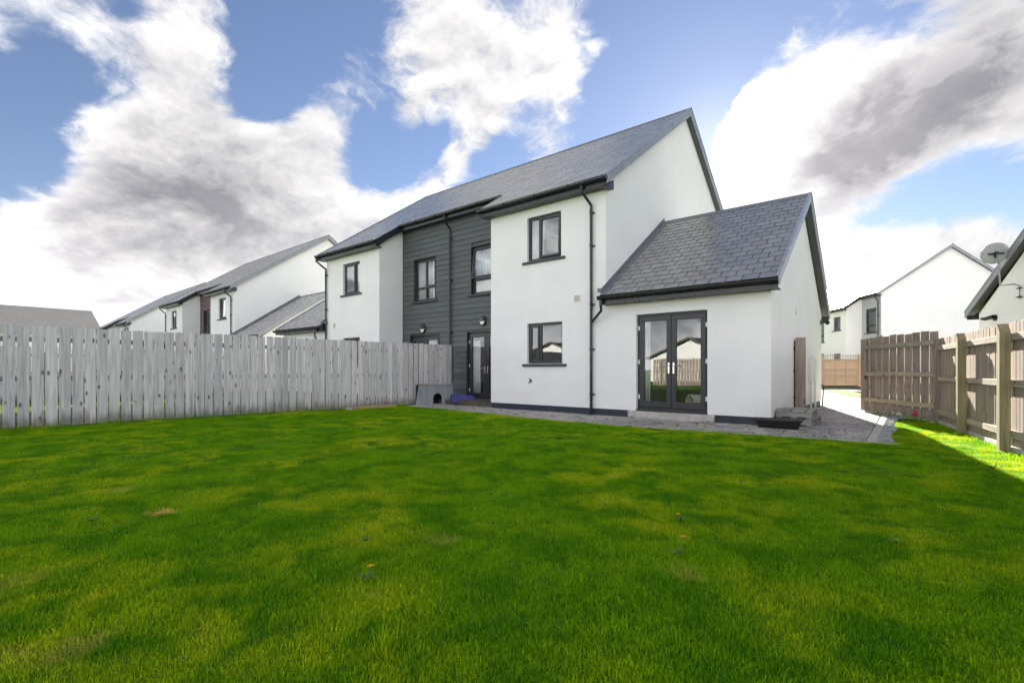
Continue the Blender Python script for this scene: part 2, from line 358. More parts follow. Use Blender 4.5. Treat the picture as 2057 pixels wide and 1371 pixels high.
# ---------------------------------------------------------------- mesh helpers
class MB:
    def __init__(s): s.v = []; s.f = []; s.tone = []
    def add(s, vs, fs, tone=None):
        o = len(s.v); s.v += [tuple(p) for p in vs]; s.f += [tuple(i+o for i in f) for f in fs]
        if tone is not None: s.tone += [tone]*len(vs)
        return s
    def box(s, x0, x1, y0, y1, z0, z1, M=None, tone=None):
        vs = [(x, y, z) for z in (z0, z1) for y in (y0, y1) for x in (x0, x1)]
        if M is not None: vs = [M @ Vector(p) for p in vs]
        return s.add(vs, [(0, 2, 3, 1), (4, 5, 7, 6), (0, 1, 5, 4), (2, 6, 7, 3), (0, 4, 6, 2), (1, 3, 7, 5)], tone)
    def quad(s, a, b, c, d): return s.add([a, b, c, d], [(0, 1, 2, 3)])
    def poly(s, pts): return s.add(pts, [tuple(range(len(pts)))])
    def prism(s, prof, a0, a1, axis='x'):
        # closed profile of 2D points extruded along an axis
        n = len(prof)
        def p3(p, a):
            return {'x': (a, p[0], p[1]), 'y': (p[0], a, p[1]), 'z': (p[0], p[1], a)}[axis]
        vs = [p3(p, a0) for p in prof]+[p3(p, a1) for p in prof]
        fs = [tuple(range(n))[::-1], tuple(range(n, 2*n))]+[(i, (i+1) % n, n+(i+1) % n, n+i) for i in range(n)]
        return s.add(vs, fs)
    def tube(s, pts, r, k=10, cap=True):
        pts = [Vector(p) for p in pts]; rings = []
        up = Vector((0, 0, 1))
        for i, p in enumerate(pts):
            t = (pts[min(i+1, len(pts)-1)]-pts[max(i-1, 0)]).normalized()
            a = t.cross(up)
            if a.length < .05: a = t.cross(Vector((0, 1, 0)))
            a.normalize(); b = t.cross(a).normalized()
            rr = r[i] if isinstance(r, (list, tuple)) else r
            rings.append([p+(a*cos(2*pi*j/k)+b*sin(2*pi*j/k))*rr for j in range(k)])
        vs = [q for g in rings for q in g]
        fs = [(i*k+j, i*k+(j+1) % k, (i+1)*k+(j+1) % k, (i+1)*k+j) for i in range(len(pts)-1) for j in range(k)]
        if cap: fs += [tuple(range(k))[::-1], tuple(range((len(pts)-1)*k, len(pts)*k))]
        return s.add(vs, fs)
    def mesh(s, name, mat, bevel=0.0, smooth_=False):
        me = bpy.data.meshes.new(name); me.from_pydata(s.v, [], s.f); me.update()
        bm = bmesh.new(); bm.from_mesh(me)
        if not s.tone:
            bmesh.ops.recalc_face_normals(bm, faces=bm.faces)
        if bevel: bmesh.ops.bevel(bm, geom=list(bm.edges), offset=bevel, segments=1, affect='EDGES', clamp_overlap=True)
        bm.to_mesh(me); bm.free()
        if s.tone and len(s.tone) == len(me.vertices):
            at = me.attributes.new('tone', 'FLOAT', 'POINT'); at.data.foreach_set('value', s.tone)
        if smooth_:
            for p in me.polygons: p.use_smooth = True
        me.materials.append(MATS[mat])
        return me
    def build(s, name, mat, parent=None, bevel=0.0, smooth_=False, M=None, kind=None):
        return link(name, s.mesh(name, mat, bevel, smooth_), parent, M, kind)
def link(name, me, parent=None, M=None, kind=None):
    o = bpy.data.objects.new(name, me); COL.objects.link(o)
    if parent is not None: o.parent = parent
    if M is not None: o.matrix_basis = M
    if kind: o['kind'] = kind
    return o
def thing(name, label, cat, loc=(0, 0, 0), rz=0.0, group=None):
    o = bpy.data.objects.new(name, None); COL.objects.link(o); o.empty_display_size = .3
    o.location = loc; o.rotation_euler = (0, 0, rz); tag(o, label, cat, group); return o
def tag(o, label, cat, group=None):
    o['label'] = label; o['category'] = cat
    if group: o['group'] = group
    return o
def T(x, y, z): return Matrix.Translation((x, y, z))
def RZ(a): return Matrix.Rotation(a, 4, 'Z')
def RX(a): return Matrix.Rotation(a, 4, 'X')
def RY(a): return Matrix.Rotation(a, 4, 'Y')
def B(x0, x1, y0, y1, z0, z1): return MB().box(x0, x1, y0, y1, z0, z1)
def lerp_tab(tab, x):
    if x <= tab[0][0]: return tab[0][1]
    for (a, b), (c, d) in zip(tab, tab[1:]):
        if x <= c: return b+(d-b)*(x-a)/(c-a)
    return tab[-1][1]

# ---------------------------------------------------------------- ground
def structure(o): o['kind'] = 'structure'; return o
def sheet(name, pts, z, mat):
    m = MB(); m.poly([(x, y, z) for x, y in pts]); o = m.build(name, mat)
    if o.data.polygons[0].normal.z < 0: o.data.flip_normals()
    return structure(o)
sheet('ground', [(-900, -900), (900, -900), (900, 900), (-900, 900)], -.030, 'meadow')
def fenceL_x(y): return -12.52+.0947*(y-.0)        # left boundary
def fenceR_x(y):                                     # right boundary
    return 0.53+(1.12-.53)*(13.0-y)/(13.0-9.05) if y > 6 else 0.53+.1494*7
EDGE = [(-11.6, 9.32), (-11, 9.22), (-9.27, 9.06), (-7.5, 8.84), (-6, 8.66), (-4.6, 8.56), (-2.84, 8.68), (-1.7, 8.78), (-.37, 8.95), (-.2, 8.98)]
def edge_y(x): return lerp_tab(EDGE, x)
lawn = [(fenceL_x(-12), -12)]+[(1.6, -12), (1.58, 6)]+[(fenceR_x(y)+.02, y) for y in (7, 9, 11, 13.0)]+[(-.02, 13.95), (-.18, 13.9), (-.20, 11), (-.2, 8.98)]+[(x, edge_y(x)) for x in (-.37, -1.7, -2.84, -4.6, -6, -7.5, -9.27, -11)]+[(-11.62, 9.3)]
sheet('lawn', lawn, 0.0, 'turf_sheet')
sheet('path_bed', [(-11.6, 9.3)]+[(x, edge_y(x)) for x, _ in EDGE[1:-1]]+[(-.33, 9.0), (-.33, 14.6), (-1.9, 17.5), (-1.9, 11.4), (-11.6, 11.4)], -.012, 'joint_sand')
sheet('driveway', [(-1.99, 14.9), (-.33, 14.62), (-.6, 15.4), (-1.05, 24.0), (-3.6, 31.5), (-14, 36), (-20, 36), (-20, 17.6), (-1.99, 17.6)], -.020, 'drive_sand')
sheet('road', [(-60, 34), (-3.4, 30.2), (30, 18), (60, 12), (60, 22), (30, 28), (8, 45.8), (-1.4, 38.1), (-5.2, 35), (-12, 29.6), (-60, 29)], -.024, 'asphalt')
sheet('verge', [(-12, 29.4), (-5.2, 34.9), (-1.4, 38.0), (8, 45.6), (8, 60), (-40, 60), (-40, 29.4)], -.008, 'meadow')
sheet('verge_strip', [tuple(onground(*p)[:2]) for p in ((1652, 781.5), (1680, 781), (1705, 784), (1735, 790), (1800, 800), (1800, 812), (1735, 799), (1690, 790))], -.004, 'meadow')

# ---------------------------------------------------------------- houses
PITCH = .686
RA = math.atan(PITCH)
def slope_matrix(y0, z0, x0=0.0, front=False):
    # frame on a roof slope: u = x along the eave, v up the slope, w out of it
    if not front: return T(x0, y0, z0) @ RX(RA)
    return T(x0, y0, z0) @ RZ(pi) @ RX(RA)
def wall_with_holes(mb, P, udir, ndir, w, z0, z1, holes, reveal=.11):
    # wall rectangle from P along udir; ndir points outwards; holes: (u0,u1,z0,z1)
    P = Vector(P); u = Vector(udir); nrm = Vector(ndir)
    us = sorted({0.0, w, *[h[0] for h in holes], *[h[1] for h in holes]})
    zs = sorted({z0, z1, *[h[2] for h in holes], *[h[3] for h in holes]})
    def pt(a, z, d=0.0): return P+u*a+Vector((0, 0, z))-nrm*d
    for a, b_ in zip(us, us[1:]):
        for c, d in zip(zs, zs[1:]):
            mu, mz = (a+b_)/2, (c+d)/2
            if any(h[0] < mu < h[1] and h[2] < mz < h[3] for h in holes): continue
            mb.quad(pt(a, c), pt(b_, c), pt(b_, d), pt(a, d))
    for h in holes:
        a, b_, c, d = h[:4]
        mb.quad(pt(a, c), pt(a, c, reveal), pt(a, d, reveal), pt(a, d))
        mb.quad(pt(b_, c), pt(b_, d), pt(b_, d, reveal), pt(b_, c, reveal))
        mb.quad(pt(a, d), pt(a, d, reveal), pt(b_, d, reveal), pt(b_, d))
        mb.quad(pt(a, c), pt(b_, c), pt(b_, c, reveal), pt(a, c, reveal))
def frame_ring(mb, x0, x1, z0, z1, y0, y1, t):
    mb.box(x0, x1, y0, y1, z0, z0+t); mb.box(x0, x1, y0, y1, z1-t, z1)
    mb.box(x0, x0+t, y0, y1, z0+t, z1-t); mb.box(x1-t, x1, y0, y1, z0+t, z1-t)
def window(par, x0, x1, z0, z1, y, style, sill=True, simple_=False):
    # y = outer wall plane; the frame sits back in the reveal
    mb = MB(); t = .065; ya, yb = y+.075, y+.145
    frame_ring(mb, x0, x1, z0, z1, ya, yb, t)
    lights = []
    if style in ('left_narrow', 'right_narrow', 'left_narrow_sash'):
        s = .34 if style.startswith('left') else .66
        xm = x0+(x1-x0)*s
        mb.box(xm-.035, xm+.035, ya+.001, yb-.001, z0+t, z1-t)
        lights = [(x0+t, xm-.035, z0+t, z1-t), (xm+.035, x1-t, z0+t, z1-t)]
        sash = {'left_narrow': 1, 'right_narrow': 0, 'left_narrow_sash': 0}[style]
    elif style == 'four':
        xm = (x0+x1)/2; zm = z0+.46
        mb.box(xm-.033, xm+.033, ya+.001, yb-.001, z0+t, z1-t)
        mb.box(x0+t, xm-.033, ya+.002, yb-.002, zm-.033, zm+.033); mb.box(xm+.033, x1-t, ya+.002, yb-.002, zm-.033, zm+.033)
        lights = [(x0+t, xm-.033, z0+t, zm-.033), (xm+.033, x1-t, z0+t, zm-.033), (x0+t, xm-.033, zm+.033, z1-t), (xm+.033, x1-t, zm+.033, z1-t)]
        sash = 3
    elif style in ('two_high', 'two_high_open'):
        zm = z0+.46
        mb.box(x0+t, x1-t, ya+.001, yb-.001, zm-.035, zm+.035)
        lights = [(x0+t, x1-t, z0+t, zm-.035), (x0+t, x1-t, zm+.035, z1-t)]
        sash = 1
    wo = mb.build('window', 'frame_grey', par, .004)
    for i, (a, b_, c, d) in enumerate(lights):
        if i == sash:
            sb = MB(); st = .052
            op = radians({'left_narrow': 2.2, 'two_high_open': 7.5}.get(style, 0))
            zt = d+.008
            frame_ring(sb, a-.012, b_+.012, c-.012-zt, 0.0, -.024, .040, st)
            M = T(0, ya, zt) @ RX(-op)
            so = sb.build('sash', 'frame_grey', wo, .004, M=M)
            pm = B(a-.012+st, b_+.012-st, .004, .010, c-.012-zt+st, -st)
            pm.build('pane', 'glass', wo, M=M)
        else:
            MB().box(a, b_, ya+.03, ya+.036, c, d).build('pane', 'glass', wo)
    if sill:
        prof = [(y-.055, z0-.075), (y+.10, z0-.075), (y+.10, z0+.004), (y-.05, z0-.012), (y-.055, z0-.02)]
        MB().prism(prof, x0-.13, x1+.13).build('sill', 'sill_grey', wo, .005)
    return wo
def hinge_mesh():
    return MB().box(-.020, .020, -.018, 0, -.05, .05).mesh('hinge', 'white_plastic', .008)
HINGE = hinge_mesh()
def french_door(par, x0, x1, z0, z1, y, hinges=True):
    ya, yb = y+.085, y+.15; t = .05
    mb = MB(); frame_ring(mb, x0, x1, z0, z1, ya, yb, t)
    d = mb.build('door', 'frame_grey', par, .004)
    xm = (x0+x1)/2
    for k, (a, b_) in enumerate(((x0+t, xm-.003), (xm+.003, x1-t))):
        lb = MB(); st = .105
        lb.box(a, b_, ya-.022, ya+.04, z0+t+.004, z0+t+.14); lb.box(a, b_, ya-.022, ya+.04, z1-t-.11, z1-t-.004)
        lb.box(a, a+st, ya-.022, ya+.04, z0+t+.14, z1-t-.11); lb.box(b_-st, b_, ya-.022, ya+.04, z0+t+.14, z1-t-.11)
        lb.build('door_leaf', 'frame_grey', d, .005)
        MB().box(a+st, b_-st, ya+.004, ya+.010, z0+t+.14, z1-t-.11).build('pane', 'glass', d)
        hx = b_-.05 if k == 0 else a+.05; sg = -1 if k == 0 else 1
        hz = z0+.93
        hm = MB(); hm.box(hx-.016, hx+.016, ya-.034, ya-.0225, hz-.13, hz+.10)
        hm.tube([(hx, ya-.034, hz+.03), (hx, ya-.075, hz+.03), (hx+sg*.02, ya-.083, hz+.03), (hx+sg*.13, ya-.080, hz+.03)], .010, 8)
        hm.build('handle', 'chrome', d)
        if hinges:
            ex = a-.010 if k == 0 else b_+.010
            for zz in (z0+.28, (z0+z1)/2, z1-.30):
                link('hinge', HINGE, d, T(ex, ya-.008, zz))
    return d
def gutter_run(par, x0, x1, y, z, ends=True):
    # half-round gutter with its lip at z, its back at y (fascia face), open to the sky
    prof = []; r = .060; yc = y-r-.004
    for i in range(9):
        a = pi*i/8; prof.append((yc+r*cos(pi-a)*1.0, z-.012-r*sin(a)*1.25))
    inner = [(yc+(p[0]-yc)*.90, p[1]+.006) for p in prof]
    prof = [(prof[0][0]-.008, z), *prof, (prof[-1][0], z)]
    pr = prof+[(inner[-1][0], z)]+inner[::-1]+[(inner[0][0], z)]
    # extruded as a shell of quads
    mb = MB(); n_ = len(pr)
    vs = [(x0, p[0], p[1]) for p in pr]+[(x1, p[0], p[1]) for p in pr]
    mb.add(vs, [(i, (i+1) % n_, n_+(i+1) % n_, n_+i) for i in range(n_)])
    for x in (x0, x1):
        mb.add([(x, p[0], p[1]) for p in prof], [tuple(range(len(prof)))])
    for k in range(1, int((x1-x0)/1.0)+1):
        xx = x0+k*(x1-x0)/(int((x1-x0)/1.0)+1)
        mb.prism([(yc-r-.012, z+.004), (yc-r-.012, z-.03), (yc-r*.6, z-.085), (yc, z-.098), (yc+r*.6, z-.085), (y-.001, z-.05), (y-.001, z+.004)], xx-.014, xx+.014)
    return mb.build('gutter', 'gutter_black', par)
def slates_mesh(rects, mat, w=.3, exp_=.245, name='slates', joint=.004, seed=1):
    # rects: (u0,u1,v0,v1) on the slope; courses are staggered by half a slate
    rng = random.Random(seed); mb = MB()
    for (u0, u1, v0, v1, row0) in rects:
        nrow = int(round((v1-v0)/exp_)); e = (v1-v0)/nrow
        for r in range(nrow):
            off = 0 if (r+row0) % 2 == 0 else w/2
            u = u0-off
            while u < u1-.02:
                a, b_ = max(u, u0)+joint/2, min(u+w, u1)-joint/2
                u += w
                if b_-a < .03: continue
                lo, hi = v0+r*e, v0+(r+1)*e+.03
                h = .010+rng.uniform(-.0012, .0016); t_ = .006
                dv = rng.uniform(-.003, .003)
                vs = [(a, lo+dv, h-t_), (b_, lo+dv, h-t_), (a, lo+dv, h), (b_, lo+dv, h), (a, hi, .004), (b_, hi, .004)]
                mb.add(vs, [(2, 3, 5, 4), (0, 1, 3, 2), (0, 2, 4), (1, 5, 3)], rng.random())
    me = mb.mesh(name, mat); return me
def roof_box(mb, u0, u1, v0, v1, M, th=.06):
    mb.box(u0, u1, v0, v1, -th, -.001, M)
def downpipe(par, x, y, ztop, zbot, yg, wall_y, brackets, xoff=0.0):
    # swan neck from the gutter outlet (yg) back to the wall, then down
    r = .034; yw = wall_y-.065
    mb = MB()
    pts = [(x-xoff, yg, ztop), (x-xoff, yg, ztop-.12), (x-xoff*.5, (yg+yw)/2-.01, ztop-.26), (x, yw, ztop-.40), (x, yw, ztop-.48), (x, yw, zbot)]
    mb.tube(pts, r, 12)
    mb.tube([(x-xoff, yg, ztop-.02), (x-xoff, yg, ztop-.15)], r+.007, 12)
    p = mb.build('downpipe', 'gutter_black', par, smooth_=False)
    for z in brackets:
        b_ = MB(); b_.tube([(x, yw, z-.03), (x, yw, z+.03)], r+.009, 12); b_.box(x-.05, x+.075, yw+.02, wall_y-.001, z-.012, z+.012)
        b_.build('bracket', 'gutter_black', p)
    return p

def house(label, loc, rz, detail, wings=('L', 'R'), exts=('L', 'R'), clad_mat='cladding_charcoal', name='house', xl_w=(-6.04, -2.66), xr_w=(2.48, 6.04), slate_far=None):
    hero = detail == 2
    hs = thing(name, label, 'house', loc, rz, 'white houses of the estate')
    XR = 6.04; XL = -6.04; VO = .19; YR = 5.24; ZR = 9.27; YB = 10.48; YE = -.30; ZE = 5.47; RY1 = 1.05; YE2 = RY1-.30
    ZE2 = ZE+PITCH*(YE2-YE)
    lw = 'L' in wings; rw = 'R' in wings
    xa = xl_w[1] if lw else XL          # recess extents
    xb = xr_w[0] if rw else XR
    roofz = lambda y: ZE+PITCH*(y-YE)
    dz = .17                              # wall stops this far below the roof surface
    wall = MB()
    holes_r, holes_l, holes_c = [], [], []
    wins = []
    if rw and hero:
        wins += [(3.744, 4.80, 3.90, 5.04, 0, 'left_narrow'), (3.744, 4.835, 1.235, 2.28, 0, 'left_narrow_sash')]
    elif rw: wins += [(3.744, 4.80, 3.90, 5.04, 0, 'left_narrow')]
    if lw and clad_mat != 'cladding_pale':
        wins += [(-4.90, -3.82, 3.86, 5.0, 0, 'right_narrow')]
        if hero: wins += [(-4.90, -3.82, 1.22, 2.25, 0, 'right_narrow')]
    if clad_mat == 'cladding_pale':     # the house across the road: wing and slim windows
        wins += [(2.26, 3.22, 3.95, 4.92, 0, 'left_narrow'), (2.26, 3.22, 1.2, 2.25, 0, 'left_narrow'), (.05, .95, 3.20, 4.75, 0, 'two_high'), (.05, .95, .9, 2.3, 0, 'two_high')]
    cw = []
    if clad_mat == 'cladding_pale': cw = [(4.44, 5.55, 3.62, 5.12, 'two_high')]
    else: cw = [(-2.02, -.96, 3.47, 4.92, 'four'), (.745, 1.85, 3.46, 4.95, 'two_high_open')]
    fz = .17
    def holes(a, b_):
        return [(w[0]-a, w[1]-a, w[2], w[3]) for w in wins if a < w[0] < b_]
    # wing fronts
    if lw: wall_with_holes(wall, (xl_w[0], 0, 0), (1, 0, 0), (0, -1, 0), xl_w[1]-xl_w[0], fz, 5.36, holes(*xl_w))
    ext_door = (6.794, 8.335, .20, 2.302)
    extR = 'R' in exts; extL = 'L' in exts
    if rw: wall_with_holes(wall, (xr_w[0], 0, 0), (1, 0, 0), (0, -1, 0), xr_w[1]-xr_w[0], fz, 5.36, holes(*xr_w))
    # returns of the wings towards the recess
    if lw: wall.poly([(xa, 0, fz), (xa, RY1, fz), (xa, RY1, roofz(RY1)-dz), (xa, 0, 5.36)])
    if rw: wall.poly([(xb, RY1, fz), (xb, 0, fz), (xb, 0, 5.36), (xb, RY1, roofz(RY1)-dz)])
    # gables and front
    for x, has in ((XR, rw), (XL, lw)):
        y0 = 0 if has else RY1
        wall.poly([(x, y0, fz), (x, YB, fz), (x, YB, roofz(0)-dz), (x, YR, ZR-dz), (x, y0, roofz(y0)-dz)])
    wall.quad((XL, YB, fz), (XR, YB, fz), (XR, YB, roofz(0)-dz), (XL, YB, roofz(0)-dz))
    XE = 9.50; YEF = 6.98; ERY = 3.52; EZR = 5.33; EZE = 2.76
    for sgn, on in ((1, extR), (-1, extL)):
        if not on: continue
        ez = lambda y: EZE+.6725*(y+.30)
        if sgn > 0 and hero:
            wall_with_holes(wall, (XR, 0, 0), (1, 0, 0), (0, -1, 0), XE-XR, fz, 2.70, [(ext_door[0]-XR, ext_door[1]-XR, ext_door[2], ext_door[3])])
        else:
            wall.quad((sgn*XR, 0, fz), (sgn*XE, 0, fz), (sgn*XE, 0, 2.70), (sgn*XR, 0, 2.70))
        wall.poly([(sgn*XE, 0, fz), (sgn*XE, YEF, fz), (sgn*XE, YEF, 2.70), (sgn*XE, ERY, EZR-.17), (sgn*XE, 0, 2.70+.03)])
        wall.quad((sgn*XR, YEF, fz), (sgn*XE, YEF, fz), (sgn*XE, YEF, 2.70), (sgn*XR, YEF, 2.70))
    wo = wall.build('wall', 'render_white', hs)
    # plinth, set back a little under the render
    pl = MB(); q = .018
    if lw: pl.box(xl_w[0]+q, xl_w[1]-q, q, .3, -.06, fz)
    xrr = XE if extR else XR
    if rw:
        pl.box(xr_w[0]+q, 6.61 if (hero and extR) else xrr-q, q, .3, -.06, fz)
        if hero and extR: pl.box(8.485, xrr-q, q, .3, -.06, fz)
    pl.box(xrr-.3, xrr-q, .3, YEF-q if extR else YB-q, -.25, fz)
    pl.box(-xrr+q, -xrr+.3, .3, YEF-q, -.25, fz)
    pl.box(xb-.0+q if rw else xb-.3, xb+.25 if rw else xb-q, .3, RY1+.2, -.06, fz)
    pl.box(XL+.3, XR-.3, YB-.3, YB-q, -.2, fz)
    pl.build('plinth', 'plinth_paint', hs)
    for w in wins: window(hs, *w[:4], w[4], w[5])
    for w in cw: window(hs, *w[:4], RY1-.02, w[4])
    # recess: battens behind, boards in front
    rdoors = [(-2.24, -.76, .16, 2.26), (.567, 2.10, .16, 2.26)] if clad_mat != 'cladding_pale' else []
    openings = [(w[0], w[1], w[2], w[3]) for w in cw]+rdoors
    back = MB(); wall_with_holes(back, (xa, RY1+.012, 0), (1, 0, 0), (0, -1, 0), xb-xa, -.05, roofz(RY1)-dz, [(o[0]-xa, o[1]-xa, o[2], o[3]) for o in openings], .10)
    back.build('wall_lining', 'frame_grey', hs)
    bh = .172; z = .10; k = 0
    cb = MB(); ztop = roofz(RY1)-.22
    while z < ztop:
        z1 = min(z+bh, ztop)
        segs = [(xa+.004, xb-.004)]
        for o in openings:
            if o[2]-.075 < z1-.02 and o[3] > z+.02:
                ns = []
                for (a, b_) in segs:
                    if o[0]-.002 > a: ns.append((a, min(b_, o[0]-.002)))
                    if o[1]+.002 < b_: ns.append((max(a, o[1]+.002), b_))
                segs = [s_ for s_ in ns if s_[1]-s_[0] > .02]
        for (a, b_) in segs:
            prof = [(RY1-.030, z+.002), (RY1+.006, z+.002), (RY1+.006, z1-.002), (RY1-.010, z1-.002), (RY1-.014, z1-.012), (RY1-.030, z+.016)]
            if hero: MB().prism([(p[0]-RY1, p[1]-z) for p in prof], -(b_-a)/2, (b_-a)/2).build('cladding_board', clad_mat, hs, M=T((a+b_)/2, RY1, z))
            else: cb.prism(prof, a, b_)
        z += bh
    if not hero: cb.build('cladding', clad_mat, hs, kind='stuff')
    if hero:
        # slim corner trims
        MB().box(xa, xa+.03, RY1-.045, RY1-.031, .1, roofz(RY1)-.2).build('corner_trim', 'cladding_brown', hs)
        for o in openings:
            t_ = MB(); zz = .02
            t_.box(o[0]-.035, o[0]-.003, RY1-.040, RY1-.0, o[2], o[3]+.03); t_.box(o[1]+.003, o[1]+.035, RY1-.040, RY1, o[2], o[3]+.03); t_.box(o[0]-.003, o[1]+.003, RY1-.040, RY1, o[3]+.002, o[3]+.03)
            t_.build('opening_trim', 'fascia_grey', hs)
        for o in rdoors:
            french_door(hs, *o, RY1-.03)
            B(o[0]-.06, o[1]+.06, RY1-.10, RY1+.10, -.02, .155).build('doorstep', 'concrete_step', hs, .008)
    # ---- main roof
    L1 = (YR-YE)/cos(RA); LW_ = (YE2-YE)/cos(RA)
    rf = MB(); Mr = slope_matrix(YE, ZE)
    roof_box(rf, XL-VO+.03, XR+VO-.03, LW_, L1, Mr)
    if lw: roof_box(rf, XL-VO+.03, xa+.19-.03, 0, LW_-.001, Mr)
    if rw: roof_box(rf, xb-.19+.03, XR+VO-.03, 0, LW_-.001, Mr)
    Mf = slope_matrix(YB+.30, ZE, 0, True)
    roof_box(rf, XL-VO+.03, XR+VO-.03, 0, L1, Mf)
    roof = rf.build('roof', 'fascia_grey', hs)
    key = ('main', lw, rw, xa, xb)
    if key not in ROOFS:
        rects = [(XL-VO, XR+VO, LW_, L1, int(round(LW_/.245)))]
        if lw: rects.append((XL-VO, xa+.19, 0, LW_, 0))
        if rw: rects.append((xb-.19, XR+VO, 0, LW_, 0))
        ROOFS[key] = (slates_mesh(rects, 'slate', seed=3), slates_mesh([(XL-VO, XR+VO, 0, L1, 0)], 'slate', seed=4))
    link('slates', ROOFS[key][0], roof, Mr, 'stuff'); link('slates', ROOFS[key][1], roof, Mf, 'stuff')
    rt_ = MB(); rt_.prism([(YR-.14, ZR-.070), (YR, ZR+.030), (YR+.14, ZR-.070), (YR+.13, ZR-.085), (YR, ZR+.008), (YR-.13, ZR-.085)], XL-VO-.004, XR+VO+.004)
    rt_.build('ridge', 'lead', roof)
    # verges: bargeboards with soffit
    def barge(par, x, sgn, y0, y1, yr, zr, ze_y, ze, mat='verge_grey', wallx=None, depth=.235):
        # two raking boards meeting at the ridge, outer face at x
        t_ = .022*sgn
        for (ya, za, yb_, zb) in ((y0, ze, yr, zr), (y1, ze, yr, zr)):
            if ya is None: continue
            mb = MB()
            pts = [(ya, za-.0), (yb_, zb-.0), (yb_, zb-depth*1.02), (ya, za-depth*.86)]
            mb.prism([(p[0], p[1]+.012) for p in pts], x, x-t_, 'x'); mb.build('bargeboard', mat, par)
            cap_ = MB(); cap_.prism([(ya, za+.014), (yb_, zb+.014), (yb_, zb+.040), (ya, za+.040)], x+.012*sgn, x-.05*sgn, 'x'); cap_.build('verge_trim', mat, par)
            so = MB(); so.prism([(ya, za-depth*.72), (yb_, zb-depth*.88), (yb_, zb-depth*.82), (ya, za-depth*.66)], x-t_*1.05, wallx, 'x'); so.build('soffit', 'soffit_grey', par)
    barge(hs, XR+VO, 1, YE+.02 if rw else YE2+.02, YB+.28, YR, ZR, None, ZE+.014 if rw else None, wallx=XR-.01) if rw else None
    barge(hs, XL-VO, -1, YE+.02, YB+.28, YR, ZR, None, ZE+.014, wallx=XL+.01) if lw else None
    if not rw:
        mb = MB(); mb.prism([(YE2, ZE2+.012), (YR, ZR+.012), (YR, ZR-.23), (YE2, ZE2-.19)], XR+VO, XR+VO-.022); mb.build('bargeboard', 'verge_grey', hs)
        mb = MB(); mb.prism([(YB+.28, ZE+.012), (YR, ZR+.012), (YR, ZR-.23), (YB+.28, ZE-.19)], XR+VO, XR+VO-.022); mb.build('bargeboard', 'verge_grey', hs)
    # barges of the wings at the recess
    if lw:
        x = xa+.19; mb = MB(); mb.prism([(YE+.02, ZE+.010), (YE2+.1, ZE2+.07), (YE2+.1, ZE2-.18), (YE+.02, ZE-.21)], x, x-.022); mb.build('bargeboard', 'fascia_grey', hs)
        mb = MB(); mb.prism([(YE+.02, ZE-.18), (RY1, ZE2+.02), (RY1, ZE2+.04), (YE+.02, ZE-.16)], x-.023, xa-.01); mb.build('soffit', 'soffit_grey', hs)
    if rw:
        x = xb-.19; mb = MB(); mb.prism([(YE+.02, ZE+.010), (YE2+.1, ZE2+.07), (YE2+.1, ZE2-.18), (YE+.02, ZE-.21)], x, x+.022); mb.build('bargeboard', 'fascia_grey', hs)
        mb = MB(); mb.prism([(YE+.02, ZE-.18), (RY1, ZE2+.02), (RY1, ZE2+.04), (YE+.02, ZE-.16)], x+.023, xb+.01); mb.build('soffit', 'soffit_grey', hs)
    # eaves: fascia, soffit, gutter
    def eave(x0, x1, ye, ze, ywall, gx0=None, gx1=None):
        B(x0, x1, ye+.02, ye+.042, ze-.205, ze-.008).build('fascia', 'fascia_grey', hs)
        B(x0, x1, ye+.043, ywall+.02, ze-.200, ze-.186).build('soffit', 'fascia_grey', hs)
        gutter_run(hs, gx0 if gx0 is not None else x0, gx1 if gx1 is not None else x1, ye+.02, ze-.022)
    if lw: eave(XL-VO+.024, xa+.19-.024, YE, ZE, 0, XL-VO-.02, xa+.19+.01)
    if rw: eave(xb-.19+.024, XR+VO-.024, YE, ZE, 0, xb-.19-.01, XR+VO+.0)
    eave(xa+.19+.002 if lw else XL-VO, xb-.19-.002 if rw else XR+VO, YE2, ZE2, RY1, None, None)
    if rw: 
        for x in (XR+VO, ):
            MB().prism([(YE+.045, ZE-.24), (YE+.34, ZE-.24), (YE+.34, ZE-.02), (YE+.045, ZE-.20)], x-.001, x-.15).build('box_end', 'fascia_grey', hs, .004)
    # ---- extensions
    for sgn, on in ((1, extR), (-1, extL)):
        if not on: continue
        er = MB(); P2 = .6725; A2 = math.atan(P2)
        LX = (ERY+.30)/cos(A2)
        xo = XE+.19; xi = XR+.004
        Ma = T(0, -.30, EZE) @ RX(A2); Mb_ = T(0, 2*ERY+.30, EZE) @ RZ(pi) @ RX(A2)
        u0, u1 = (xi, xo) if sgn > 0 else (-xo, -xi)
        ua, ub = (u0, u1-.03) if sgn > 0 else (u0+.03, u1)
        er.box(ua, ub, 0, LX, -.06, -.001, Ma); er.box(-ub, -ua, 0, LX, -.06, -.001, Mb_)
        ero = er.build('extension_roof', 'gutter_black', hs)
